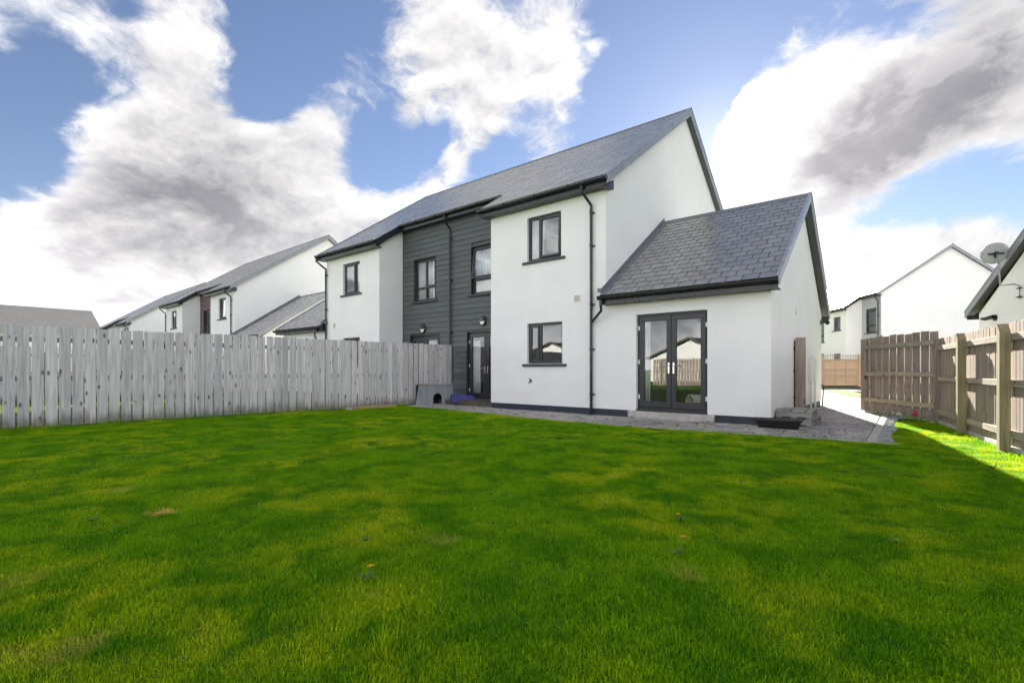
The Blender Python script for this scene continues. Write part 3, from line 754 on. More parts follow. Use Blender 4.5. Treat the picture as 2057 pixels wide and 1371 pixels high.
        if hero and sgn > 0:
            # every slate of the extension's garden slope is a piece of its own
            nrow = 19; e = LX/nrow; w = .3; rng = random.Random(5)
            cache = {}
            for r in range(nrow):
                u = u0-(0 if r % 2 == 0 else w/2)
                while u < u1-.02:
                    a, b_ = max(u, u0)+.008, min(u+w, u1)-.008; u += w
                    if b_-a < .04: continue
                    wd = round(b_-a, 3)
                    if wd not in cache:
                        hw = wd/2
                        vs = [(-hw, 0, .004), (hw, 0, .004), (-hw, 0, .015), (hw, 0, .015), (-hw, e+.03, -.004), (hw, e+.03, -.004), (-hw, e+.03, .003), (hw, e+.03, .003)]
                        cache[wd] = MB().add(vs, [(2, 3, 7, 6), (0, 1, 3, 2), (0, 2, 6, 4), (1, 5, 7, 3), (0, 4, 5, 1), (4, 6, 7, 5)]).mesh('slate', 'slate')
                    link('slate', cache[wd], ero, Ma @ T((a+b_)/2, r*e+rng.uniform(-.003, .003), rng.uniform(0, .003)) @ RZ(rng.uniform(-.003, .003)))
        else:
            k = ('ext', sgn)
            if k not in ROOFS: ROOFS[k] = slates_mesh([(u0, u1, 0, LX, 0)], 'slate', seed=8)
            link('slates', ROOFS[k], ero, Ma, 'stuff')
        k = ('extb', sgn)
        if k not in ROOFS: ROOFS[k] = slates_mesh([(-u1, -u0, 0, LX, 0)], 'slate', seed=9)
        link('slates', ROOFS[k], ero, Mb_, 'stuff')
        MB().prism([(ERY-.13, EZR-.062), (ERY, EZR+.030), (ERY+.13, EZR-.062), (ERY+.12, EZR-.078), (ERY, EZR+.008), (ERY-.12, EZR-.078)], u0, u1).build('ridge', 'lead', ero)
        x = sgn*xo
        barge(hs, x, sgn, -.28, 2*ERY+.28, ERY, EZR, None, EZE+.014, wallx=sgn*(XE-.01), depth=.20)
        B(min(sgn*XR, sgn*(xo-.024)), max(sgn*XR, sgn*(xo-.024)), -.28, -.258, EZE-.20, EZE-.008).build('fascia', 'gutter_black', hs)
        B(min(sgn*XR, sgn*(xo-.024)), max(sgn*XR, sgn*(xo-.024)), -.257, .02, EZE-.195, EZE-.181).build('soffit', 'soffit_grey', hs)
        gutter_run(hs, min(sgn*(XR-.02), sgn*xo), max(sgn*(XR-.02), sgn*xo), -.28, EZE-.022)
        B(min(sgn*XR, sgn*(xo-.024)), max(sgn*XR, sgn*(xo-.024)), YEF+.258, YEF+.28, EZE-.20, EZE-.008).build('fascia', 'gutter_black', hs)
        # stepped lead flashing up the gable wall
        fl = MB(); stp = 14
        for i in range(stp):
            ya = -.24+i*(ERY+.24)/stp; yb_ = -.24+(i+1)*(ERY+.24)/stp
            za = EZE+P2*(ya+.30); zb = EZE+P2*(yb_+.30)
            fl.prism([(ya+.003, za-.01), (yb_, zb-.01), (yb_, zb+.13), (ya+.003, za+.13)], sgn*(XR+.002), sgn*(XR+.010+.0015*(i % 2)))
            fl.prism([(ya, za+.016), (yb_, zb+.016), (yb_, zb+.022), (ya, za+.022)], sgn*(XR+.011), sgn*(XR+.13))
        fl.build('flashing', 'lead', hs)
        B(min(sgn*(XR-.09), sgn*(XR+.004)), max(sgn*(XR-.09), sgn*(XR+.004)), -.235, -.002, EZE+.10, EZE+.185).build('flashing', 'lead', hs)
    # ---- pipes and fittings
    if rw and detail >= 1 and clad_mat != 'cladding_pale':
        p = downpipe(hs, 5.69, 0, ZE-.11, .02 if hero else .2, YE-.045, 0, (4.78, 4.02-.02, 2.62, 1.56, .50), 0.10)
        if extR:
            mb = MB(); mb.tube([(6.10, -.345, EZE-.11), (6.10, -.345, EZE-.22), (6.06, -.26, EZE-.34), (5.72, -.085, EZE-.56)], .032, 12); mb.tube([(6.10, -.345, EZE-.11), (6.10, -.345, EZE-.24)], .040, 12)
            mb.build('branch_pipe', 'gutter_black', p)
        if hero: B(5.60, 5.78, -.16, -.02, -.01, .022).build('gully', 'black_plastic', p, .006)
    if lw and detail >= 1 and clad_mat != 'cladding_pale':
        p = downpipe(hs, -5.99, 0, ZE-.11, .2, YE-.045, 0, (4.72, 3.4, 2.05), .18)
        if extL:
            mb = MB(); mb.tube([(-6.30, -.345, EZE-.11), (-6.30, -.345, EZE-.40), (-6.24, -.26, EZE-.56), (-6.02, -.085, EZE-.64)], .032, 12); mb.build('branch_pipe', 'gutter_black', p)
            MB().prism([(-.28, EZE-.20), (.02, EZE-.20), (.02, EZE+.16), (-.28, EZE-.02)], -6.06, -6.30).build('box_end', 'gutter_black', hs)
    if clad_mat == 'cladding_pale':
        downpipe(hs, 5.85, RY1, ZE2-.11, .2, YE2-.045, RY1-.03, (4.7, 3.2), -.06)
    if hero:
        downpipe(hs, -.16, RY1-.03, ZE2-.11, .05, YE2-.045, RY1-.03, (5.35, 4.0, 2.3), .0)
        for (vx, vz) in ((5.267, 2.80), (-5.48, 2.76)):
            vm = MB(); frame_ring(vm, vx-.095, vx+.095, vz-.095, vz+.095, -.016, .01, .022)
            vo = vm.build('vent', 'white_plastic', hs, .004)
            for i in range(5): B(vx-.073, vx+.073, -.010, -.004, vz-.068+i*.029, vz-.050+i*.029).build('louvre', 'vent_cream', vo)
        for lx, lz in ((-1.545, 2.50), (1.256, 2.60)):
            lm = MB(); k = 20
            def disc(rx, rz_, y): return [(lx+rx*cos(2*pi*i/k), y, lz+rz_*sin(2*pi*i/k)) for i in range(k)]
            rings = [disc(.135, .165, RY1-.032), disc(.135, .165, RY1-.075), disc(.118, .148, RY1-.088)]
            vs = [p_ for r_ in rings for p_ in r_]
            fs = [(i*k+j, i*k+(j+1) % k, (i+1)*k+(j+1) % k, (i+1)*k+j) for i in range(2) for j in range(k)]+[tuple(range(2*k, 3*k))]
            lo = lm.add(vs, fs).build('wall_lamp', 'gutter_black', hs)
            op = MB(); pts = []
            for i in range(13):
                a = pi+pi*i/12; pts.append((lx+.098*cos(a), RY1-.089, lz-.015+.115*sin(a)))
            pts2 = [(lx+(p_[0]-lx)*.75, RY1-.105, lz-.025+(p_[2]-lz+.015)*.78) for p_ in pts]
            n_ = len(pts); op.add(pts+pts2, [(i, i+1, n_+i+1, n_+i) for i in range(n_-1)]+[(n_-1, 0, n_, 2*n_-1)]+[tuple(range(n_, 2*n_))])
            op.build('diffuser', 'lamp_opal', lo)
            hd = MB(); hp = [(lx+.10*cos(pi*i/12), RY1-.0895, lz-.012+.125*sin(pi*i/12)) for i in range(13)]
            hp2 = [(lx+(p_[0]-lx)*.9, RY1-.125, lz-.012+(p_[2]-lz+.012)*.9) for p_ in hp]
            hd.add(hp+hp2, [(i, i+1, 14+i, 13+i) for i in range(12)]+[tuple(range(13, 26)), (0, 13, 25, 12)])
            hd.build('eyelid', 'gutter_black', lo)
        # outside tap
        tp = MB(); tx, tz = 3.874, .785
        tp.tube([(tx, 0, tz), (tx, -.06, tz), (tx, -.085, tz-.02), (tx, -.09, tz-.07)], .013, 8); tp.tube([(tx, -.05, tz), (tx, -.05, tz+.05)], .008, 8); tp.box(tx-.045, tx+.045, -.058, -.042, tz+.045, tz+.058); tp.tube([(tx, -.001, tz), (tx, -.012, tz)], .028, 10)
        tp.build('tap', 'black_plastic', hs)
        french_door(hs, *ext_door, 0.0)
        B(6.612, 8.482, -.055, .12, .012, .165).build('doorstep', 'concrete_step', hs, .010)
        B(6.794, 8.335, -.02, .12, .166, .205).build('threshold', 'frame_grey', hs)
        # gable side of the extension: meter boxes, pipes, lamp, hook
        for (ya, yb_, za, zb) in ((4.45, 4.98, .78, 1.42), (5.25, 5.75, .78, 1.40)):
            mm = B(XE, XE+.05, ya, yb_, za, zb).build('meter_box', 'meter_white', hs, .008)
            B(XE+.051, XE+.058, ya+.04, yb_-.04, za+.04, zb-.04).build('lid', 'meter_white', mm, .004)
            MB().tube([(XE+.03, (ya+yb_)/2, za), (XE+.03, (ya+yb_)/2, .0)], .022, 8).build('conduit', 'meter_white', mm)
        MB().tube([(XE+.03, 6.62, .62), (XE+.09, 6.62, .62), (XE+.09, 6.66, .55), (XE+.06, 6.66, -.05)], .02, 8).build('overflow_pipe', 'fascia_grey', hs)
        fl_ = MB(); fl_.tube([(XE, 6.80, 2.48), (XE+.03, 6.80, 2.48)], .07, 12); fl_.tube([(XE+.03, 6.80, 2.48), (XE+.10, 6.70, 2.50)], .02, 8); fl_.tube([(XE+.08, 6.75, 2.52), (XE+.20, 6.58, 2.44)], [.035, .06], 12)
        fl_.build('spot_lamp', 'black_plastic', hs)
        MB().tube([(XE+.001, 2.55, 2.50), (XE+.02, 2.55, 2.50), (XE+.025, 2.55, 2.38), (XE+.02, 2.52, 2.34), (XE+.02, 2.49, 2.36)], .006, 6).build('cable_hook', 'galvanised', hs)
        # rooms behind the glass
        B(XL+.2, XE-.2, .16, .9, -.02, .16).build('room_floor', 'room_floor', hs)
        B(xr_w[0]+.1, XE-.1, .9, 4.4, -.02, .16).build('room_floor', 'room_floor', hs)
        B(xa, xb, RY1+.16, 4.4, -.02, .14).build('room_floor', 'room_floor', hs)
        B(XL+.1, XR-.1, RY1+.2, 9, 2.62, 2.85).build('upper_floor', 'room_wall', hs)
        B(xr_w[0]+.1, XR-.1, .2, RY1+.2, 2.63, 2.84).build('upper_floor', 'room_wall', hs)
        B(XL+.2, XE-.2, 4.4, 4.5, .16, 2.6).build('room_wall', 'room_wall', hs)
        B(XL+.2, XR-.2, 4.4, 4.5, 2.86, 5.8).build('room_wall', 'room_wall', hs)
        B(XR-.12, XR-.05, .15, 4.39, .16, 2.6).build('room_wall', 'room_wall', hs)
        B(XR+.1, XE-.2, .2, 4.39, 2.62, 2.68).build('room_ceiling', 'room_wall', hs)
    return hs
ROOFS = {}
HOUSE_A = (-11.47, 10.18, 0)
house('white pair of houses with charcoal boarded middle and slate extension, facing the lawn', HOUSE_A, 0, 2)
house('white house pair with brown boarding, next along behind the grey fence', (-11.47-22.25, 10.18+.8, 0), radians(-1.5), 1, clad_mat='cladding_brown')
house('farthest white house of the left row, low behind the grey fence', (-11.47-42.5, 10.18+1.0, -.6), radians(-2), 1, clad_mat='cladding_brown', exts=('R',))
house('white house across the road with pale boarding beside its broad gable', (-5.411, 45.03, 0), radians(-57.5), 1, wings=('L',), exts=(), clad_mat='cladding_pale', xl_w=(-6.04, 3.95))
house('distant white gable peeping over the roof of the house across the road', (-15.4, 60.4, -.25), radians(-57.5), 1, wings=('L',), exts=(), clad_mat='cladding_pale', xl_w=(-6.04, 3.95))
house('white house with slate extension gable beyond the brown garden fence on the right', (13.0, 16.37, 0), radians(20.5), 1, exts=('L',))
# low grey-roofed building far behind the left fence
gb = thing('long_building', 'long low building with plain grey roof, far left above the fence', 'building', (-75.5, 5.3, 0), 0)
mbb = MB(); mbb.box(-6, 6, -40, 7.9, -.5, 4.9); mbb.build('wall', 'render_white', gb)
mbb = MB()
mbb.add([(6.6, -40.4, 4.75), (6.6, 8.3, 4.75), (0, 8.3, 8.02), (0, -40.4, 8.02), (-6.6, 8.3, 4.75), (-6.6, -40.4, 4.75)], [(0, 1, 2, 3), (1, 4, 2), (4, 5, 3, 2), (0, 5, 4, 1), (0, 3, 5)])
ro = mbb.build('roof', 'cloud_slate_far', gb)
MB().prism([(-.16, 7.95), (0, 8.07), (.16, 7.95)], -40.4, 8.3, 'y').build('ridge', 'lead', ro)

# ---------------------------------------------------------------- fences
def board_mesh(name, w, h, t, mat, slant=0.0, seed=0):
    mb = MB(); rng = random.Random(seed); sl = rng.uniform(-.004, .004)
    a = .004
    prof = [(-w/2, 0), (w/2, 0), (w/2, h+sl), (-w/2, h-sl)]
    mb.prism(prof, -t/2, t/2, 'y')
    return mb.mesh(name, mat, .003)
def fence(name, label, p0, p1, bw, pitch, h, mat, rail_mat, post_mat, rails, posts, post_side, post_h, group=None, gap_at=(), seed=1, skip_below=.03, hj=.01, post_sz=.10, slanted=False):
    # local x runs from p0 to p1; boards at y=0; rails and posts on the side given by post_side (+1 = left of travel)
    p0 = Vector((*p0, 0)); p1 = Vector((*p1, 0)); L = (p1-p0).length; a = atan2(p1.y-p0.y, p1.x-p0.x)
    f = thing(name, label, 'fence', p0, a, group)
    rng = random.Random(seed)
    meshes = [board_mesh('board', bw*k, h, .020, mat, seed=i) for i, k in enumerate((1.0, .98, 1.03))]
    x = pitch/2; s = post_side
    while x < L-bw*.4:
        if not any(abs(x-g) < bw*.45 for g in gap_at):
            link('board', rng.choice(meshes), f, T(x+rng.uniform(-.004, .004), rng.uniform(-.003, .003), skip_below+rng.uniform(-hj, hj)) @ RY(rng.uniform(-.004, .004)) @ RZ(rng.choice((0, 0, pi))))
        x += pitch
    for z in rails:
        n_ = max(1, int(round(L/3.6)))
        for i in range(n_):
            B(-L/n_/2+.002, L/n_/2-.002, min(s*.011, s*.058), max(s*.011, s*.058), -.045, .045).build('rail', rail_mat, f, .004, M=T((i+.5)*L/n_, 0, z+rng.uniform(-.006, .006)))
    for x in posts:
        q = post_sz/2; mb = MB()
        y0, y1 = min(s*.06, s*(.06+post_sz)), max(s*.06, s*(.06+post_sz))
        if slanted:
            zt = post_h
            vs = [(-q, y0, -.3), (q, y0, -.3), (q, y1, -.3), (-q, y1, -.3), (-q, y0, zt+(.09 if s < 0 else 0)), (q, y0, zt+(.09 if s < 0 else 0)), (q, y1, zt+(.09 if s > 0 else 0)), (-q, y1, zt+(.09 if s > 0 else 0))]
            if True:
                hi = zt+.09
                vs = [(-q, y0, -.3), (q, y0, -.3), (q, y1, -.3), (-q, y1, -.3), (-q, y0, hi), (q, y0, zt-.02), (q, y1, zt-.02), (-q, y1, hi)]
            mb.add(vs, [(0, 3, 2, 1), (4, 5, 6, 7), (0, 1, 5, 4), (1, 2, 6, 5), (2, 3, 7, 6), (3, 0, 4, 7)])
        else: mb.box(-q, q, y0, y1, -.3, post_h)
        mb.build('post', post_mat, f, .004, M=T(x, 0, 0))
    return f
# left boundary: starts behind the camera and dies against the boarded recess
LF0 = (fenceL_x(-5.2), -5.2); LF1 = (fenceL_x(11.12), 11.12)
LFL = sqrt((LF1[0]-LF0[0])**2+(LF1[1]-LF0[1])**2)
seams = []
s0 = (2.24+5.2)*1.0045
k = s0
while k > 0: seams.append(k); k -= 1.83
k = s0+1.83
while k < LFL: seams.append(k); k += 1.83
f = fence('fence', 'long grey weathered board fence along the left of the lawn', LF0, LF1, .162, .1835, 1.845, 'wood_grey', 'wood_greyrail', 'wood_greyrail', (.19, .92, 1.63), seams, 1, 1.70, seed=3)
fence('fence', 'far grey fence of the next garden, glimpsed through gaps of the left fence', (-24.6, -9), (-23.2, 12.5), .15, .172, 1.85, 'wood_grey', 'wood_greyrail', 'wood_greyrail', (.3, .95, 1.6), (3, 6, 9, 12, 15, 18), 1, 1.7, seed=17)
# right boundary, seen from its post side
RF0 = (.53, 13.02); RF1 = (1.12, 9.05); dv = Vector((RF1[0]-RF0[0], RF1[1]-RF0[1])).normalized()
RF2 = (RF0[0]+dv.x*11.5, RF0[1]+dv.y*11.5)
RFENCE = fence('fence', 'brown fence with green posts and sunlit boards along the right of the lawn', RF0, RF2, .118, .130, 1.67, 'wood_pale', 'wood_rail', 'wood_green', (.24, .90, 1.51), (2.02, 3.98, 5.95, 7.9, 9.9), -1, 1.60, seed=5, slanted=True, post_sz=.11)
B(0, 11.5, -.05, -.012, -.02, .075).build('gravel_board', 'kerb_concrete', RFENCE, .004)
# the panel that closes the side of the gateway
GP0 = (-.84, 15.35); GP1 = (.50, 13.02)
gp = fence('timber_screen', 'brown slatted fence panel between paved gateway and corner post', GP0, GP1, .232, .272, 1.82, 'wood_brown', 'wood_brown', 'wood_brown', (), (), -1, 1.7, seed=9, skip_below=.06, hj=.02)
GL = sqrt((GP1[0]-GP0[0])**2+(GP1[1]-GP0[1])**2)
for z in (.34, .98, 1.63): B(-GL/2+.12, GL/2-.02, -.068, -.012, -.05, .05).build('rail', 'wood_rail', gp, .005, M=T(GL/2, 0, z))
B(-.085, .085, -.075, -.012, .05, 1.86).build('stile', 'wood_brown', gp, .005, M=T(.09, 0, 0))
for i in range(16): B(-.075, .075, -.030, -.012, 0, .23).build('skirt_board', 'wood_brown', gp, .003, M=T(.25+i*.155, 0, .03+random.uniform(-.01, .01)))
B(.2, GL-.1, -.075, -.045, -.01, .06).build('gravel_board', 'kerb_concrete', gp, .004)
cp = thing('corner_post', 'thick brown timber post where slatted panel meets right fence', 'post', (GP1[0]+.02, GP1[1]-.04, 0), atan2(dv.y, dv.x))
MB().box(-.075, .075, -.075, .075, -.3, 1.68).build('post', 'wood_brown', cp, .006)
MB().box(-.080, .080, -.080, .080, 1.681, 1.70).build('cap', 'wood_brown', cp, .004)
# closing board and post fixed to the side of the extension
gpst = thing('gate_post', 'single weathered upright board and post fixed beside the extension gable', 'post', (-1.97, 12.55, 0))
B(.035, .235, -.03, .0, .02, 1.80).build('board', 'wood_brown', gpst, .004)
B(.005, .10, .002, .10, -.1, 1.74).build('post', 'gutter_black', gpst, .004)
for z in (.45, 1.05, 1.55): B(-.015, .03, -.028, -.002, z-.04, z+.04).build('hinge', 'black_plastic', gpst, .004)
# lapped orange fence across the road with a trellis top
lf = thing('lap_fence', 'orange lapped timber fence with trellis top, across the sunlit road', 'fence', (-6.0, 35.05, .03), atan2(1.57, 1.95))
LP = 2.36
for p in range(3):
    x0 = p*LP
    for z in range(9):
        MB().prism([(-.012, 0), (.016, 0), (.004, .185), (-.004, .185)], -LP/2+.06, LP/2-.06, 'x').build('slat', 'wood_orange', lf, M=T(x0+LP/2, -.0, .04+z*.178))
    for xx in (.06, .36, .64, .94):
        B(-.025, .025, -.035, -.017, .05, 1.64).build('batten', 'wood_orange', lf, M=T(x0+LP*xx, 0, 0))
    B(-LP/2+.06, LP/2-.06, -.03, .02, 1.64, 1.70).build('rail', 'wood_brown', lf, M=T(x0+LP/2, 0, 0))
    for i in range(21):
        B(-.012, .012, -.012, .0, 1.70, 1.94).build('trellis_slat', 'wood_pale', lf, M=T(x0+.13+i*.105, 0, 0))
    B(-LP/2+.06, LP/2-.06, -.02, .01, 1.94, 1.98).build('rail', 'wood_pale', lf, M=T(x0+LP/2, 0, 0))
for p in range(4): B(-.06, .06, -.06, .06, -.1, 2.0).build('post', 'wood_orange', lf, .005, M=T(p*LP, 0, 0))
# fences and a bungalow behind the viewer: they show in the door and window glass
fence('fence', 'back garden fence behind the viewer, mirrored in the glass doors', (fenceL_x(-12), -12.0), (1.6, -12.0), .15, .19, 1.8, 'wood_brown', 'wood_rail', 'wood_rail', (.3, .95, 1.6), (0.5, 3.4, 6.3, 9.2, 12.1), -1, 1.7, seed=12)
def bungalow(label, loc, rz, w=9.0, d=12.0, ze=2.7, pitch=.55):
    b_ = thing('bungalow', label, 'house', loc, rz)
    zr = ze+w/2*pitch
    m_ = MB()
    for y in (0, -d): m_.poly([(-w/2, y, -.1), (w/2, y, -.1), (w/2, y, ze), (0, y, zr), (-w/2, y, ze)])
    m_.quad((-w/2, 0, -.1), (-w/2, -d, -.1), (-w/2, -d, ze), (-w/2, 0, ze)); m_.quad((w/2, 0, -.1), (w/2, -d, -.1), (w/2, -d, ze), (w/2, 0, ze))
    m_.build('wall', 'render_white', b_)
    r_ = MB()
    for s_ in (-1, 1):
        r_.prism([(0, zr+.22), (s_*(w/2+.4), ze+.22-.4*pitch), (s_*(w/2+.4), ze+.08-.4*pitch), (0, zr+.06)], .35, -d-.35, 'y')
    r_.build('roof', 'cloud_slate_far', b_)
    for xx in (-2.2, 2.2):
        m_ = MB(); frame_ring(m_, xx-.6, xx+.6, .95, 2.1, -.02, .03, .07); wv = m_.build('window', 'frame_grey', b_)
        B(xx-.53, xx+.53, .0, .01, 1.02, 2.03).build('pane', 'glass', wv)
    return b_
bungalow('white gabled bungalow behind the viewer, mirrored in the glass doors', (-15.3, -24, 0), radians(4), w=7.5, ze=2.2, pitch=.43)
bungalow('second white bungalow behind the viewer, mirrored in the lower window', (-31.9, -26, 0), radians(-6), w=9, ze=2.3, pitch=.40)
bungalow('white bungalow behind the viewer beyond the right fence corner', (2.5, -24, 0), radians(0), w=8, ze=2.3, pitch=.43)

# ---------------------------------------------------------------- paving blocks
blocks = []
rng = random.Random(21)
def row_blocks(x0, x1, y0, y1):
    x = x0-rng.uniform(0, .15)
    while x < x1:
        w = rng.choice((.16, .20, .24)); a, b_ = max(x, x0), min(x+w, x1)
        if b_-a > .05: blocks.append((a, b_, y0, y1))
        x += w
y = 8.50
while y < 10.16:
    for (xa_, xb_) in ((-11.55, -.46),):
        x = xa_-rng.uniform(0, .1)
        while x < xb_:
            w = rng.choice((.16, .20, .24)); a, b_ = max(x, xa_), min(x+w, xb_); x += w
            ey = max(edge_y(a), edge_y(b_))+.02
            yy0 = max(y, ey)
            if b_-a > .05 and y+.158-yy0 > .03: blocks.append((a, b_, yy0, y+.158))
    y += .158
while y < 11.15:
    row_blocks(-11.45, -9.02, y, y+.158); row_blocks(-1.96, -.46, y, y+.158); y += .158
while y < 21.0:
    xr_ = -.46 if y < 14.5 else -.55-(y-14.5)*.06
    row_blocks(-1.96 if y < 17.0 else -4.6, xr_, y, y+.158); y += .158
blocks.sort(key=lambda q: ((q[0]+q[1])/2)**2+((q[2]+q[3])/2)**2+(30 if (q[0]+q[1])/2 < -3.2 else 0))
pv = structure(bpy.data.objects['path_bed'])
rest = MB(); pmesh = {}
for i, (a, b_, c, d) in enumerate(blocks):
    hz = rng.uniform(-.003, .004)+ (0 if c < 14 else -.004)
    if i < 300:
        kx, ky = round(b_-a-.007, 2), round(d-c-.007, 2)
        if (kx, ky) not in pmesh: pmesh[(kx, ky)] = B(-kx/2, kx/2, -ky/2, ky/2, -.04, 0).mesh('paver', 'paver', .006)
        link('paver', pmesh[(kx, ky)], pv, T((a+b_)/2, (c+d)/2, .018+hz) @ RZ(rng.uniform(-.006, .006)) @ RX(rng.uniform(-.006, .006)))
    else:
        g = .0035; z1 = .018+hz; tn = rng.random()-.5
        vs = [(a+g, c+g, -.02), (b_-g, c+g, -.02), (b_-g, d-g, -.02), (a+g, d-g, -.02), (a+g, c+g, z1-.005), (b_-g, c+g, z1-.005), (b_-g, d-g, z1-.005), (a+g, d-g, z1-.005), (a+g+.006, c+g+.006, z1), (b_-g-.006, c+g+.006, z1), (b_-g-.006, d-g-.006, z1), (a+g+.006, d-g-.006, z1)]
        rest.add(vs, [(8, 9, 10, 11)]+[(j, (j+1) % 4, 4+(j+1) % 4, 4+j) for j in range(4)]+[(4+j, 4+(j+1) % 4, 8+(j+1) % 4, 8+j) for j in range(4)], tn)
rest.build('pavers', 'paver', pv, kind='stuff')
# pale edging blocks on the right and along the lawn
y = 9.0
while y < 14.4:
    B(-.06, .06, -.095, .095, -.05, .028).build('edging_block', 'kerb_concrete', pv, .006, M=T(-.395+(y-9)*.004, y+.10, 0) @ RZ(random.uniform(-.01, .01))); y += .205
x = -11.3
while x < -.5:
    a = atan2(edge_y(x+.45)-edge_y(x), .45)
    B(-.22, .22, -.025, .025, -.05, .016).build('edging_kerb', 'kerb_concrete', pv, .006, M=T(x+.22, (edge_y(x)+edge_y(x+.45))/2, 0) @ RZ(a)); x += .45
# stone chips beside the edging
gr = MB(); rng = random.Random(33)
def chip(mb, x, y, z, r):
    a = [rng.uniform(.6, 1.2)*r for _ in range(6)]; ph = rng.uniform(0, 6)
    vs = [(x+a[i]*cos(ph+i*pi/2), y+a[i]*sin(ph+i*pi/2), z+rng.uniform(-.2, .2)*r) for i in range(4)]+[(x, y, z+a[4]*.7), (x, y, z-a[5]*.7)]
    mb.add(vs, [(0, 1, 4), (1, 2, 4), (2, 3, 4), (3, 0, 4), (1, 0, 5), (2, 1, 5), (3, 2, 5), (0, 3, 5)], rng.random())
for i in range(2600):
    y = rng.uniform(8.98, 14.6); x = rng.uniform(-.33, -.165+.03*sin(y*3))+(0 if y < 13.6 else rng.uniform(0, .5))
    chip(gr, x, y, .012+rng.uniform(-.004, .014), rng.uniform(.013, .032))
go = gr.build('gravel', 'gravel_stone'); go['kind'] = 'stuff'; go['label'] = 'strip of grey stone chips beside the pale edging blocks'

# ---------------------------------------------------------------- small things
# pallets beside the extension corner
def pallet(label, M):
    p = thing('pallet', label, 'pallet', (0, 0, 0), 0, 'pallets stacked at the extension corner'); p.matrix_world = M
    L_, Wd = .60, .95
    for i in range(5): B(-.05, .05, -Wd/2-.01, Wd/2+.01, .118, .138).build('deck_board', 'wood_pallet', p, .003, M=T(-L_/2+.05+i*(L_-.10)/4, 0, 0) @ RZ(random.uniform(-.03, .03)))
    for sy in (-Wd/2+.03, 0, Wd/2-.03): B(-L_/2, L_/2, -.03, .03, .020, .117).build('stringer', 'wood_pallet', p, .003, M=T(0, sy, 0))
    for sy in (-Wd/4, Wd/4): B(-.05, .05, -.045, .045, .020, .117).build('block', 'wood_pallet', p, .003, M=T(L_/2-.055, sy, 0))
    for i in range(3): B(-.05, .05, -Wd/2, Wd/2, 0, .019).build('base_board', 'wood_pallet', p, .003, M=T(-L_/2+.055+i*(L_-.11)/2, 0, 0))
    return p
pallet('lower of two grey timber pallets beside the black trough', T(-1.63, 10.98, .024) @ RZ(radians(-3)))
pallet('upper timber pallet of the stack, one slat lying loose on it', T(-1.66, 10.95, .168) @ RZ(radians(2)))
ls = B(-.30, .30, -.045, .045, 0, .018).build('loose_slat', 'wood_pallet', None, .003, M=T(-1.72, 10.86, .31) @ RZ(radians(40)) @ RX(radians(2)))
tag(ls, 'short loose slat lying across the upper pallet', 'slat')
# black trough
tr_ = thing('planter_trough', 'black plastic trough lying on the paving before the pallets', 'trough', (-1.80, 9.93, .022), radians(4))
mt = MB(); Lt, Wt, Ht = .37, .15, .165
def ring(l, w, z): return [(-l, -w, z), (l, -w, z), (l, w, z), (-l, w, z)]
rs = [ring(Lt-.06, Wt-.04, 0), ring(Lt-.01, Wt-.008, Ht-.03), ring(Lt+.012, Wt+.012, Ht-.03), ring(Lt+.012, Wt+.012, Ht), ring(Lt-.015, Wt-.015, Ht), ring(Lt-.07, Wt-.05, .02)]
vs = [p for r_ in rs for p in r_]
mt.add(vs, [(3, 2, 1, 0)]+[(i*4+j, i*4+(j+1) % 4, (i+1)*4+(j+1) % 4, (i+1)*4+j) for i in range(5) for j in range(4)]+[(20, 21, 22, 23)])
mt.build('body', 'black_plastic', tr_, .004)
for s_ in (-1, 1): B(-.05, .05, -.014, .014, 0, .012).build('grip', 'black_plastic', tr_, .003, M=T(s_*(Lt+.0), 0, Ht+.001) @ RZ(pi/2))
# kennel against the left fence
kL = Vector((-11.22, 9.52, 0)); kR = Vector((-10.93, 10.66, 0)); ku = (kR-kL).normalized(); kw = (kR-kL).length
ken = thing('kennel', 'grey wooden kennel with arched black doorway against the fence', 'kennel', (kL+kR)/2+Vector((0, 0, .012)), atan2(ku.y, ku.x))
hk, tk = .60, .05
def kx(z, s_): return s_*(kw/2-tk*z/hk*1.2)
# front wall with an arched hole
arch_w, arch_h = .15, .35
front = MB(); N = 14
zs_prof = []
outer_l = [(-kw/2, 0), (-kw/2+.07, hk)]; outer_r = [(kw/2, 0), (kw/2-.07, hk)]
ar = [(-arch_w, .035)]+[(-arch_w*cos(pi*i/N), arch_h-arch_w+arch_w*sin(pi*i/N)) for i in range(N+1)]+[(arch_w, .035)]
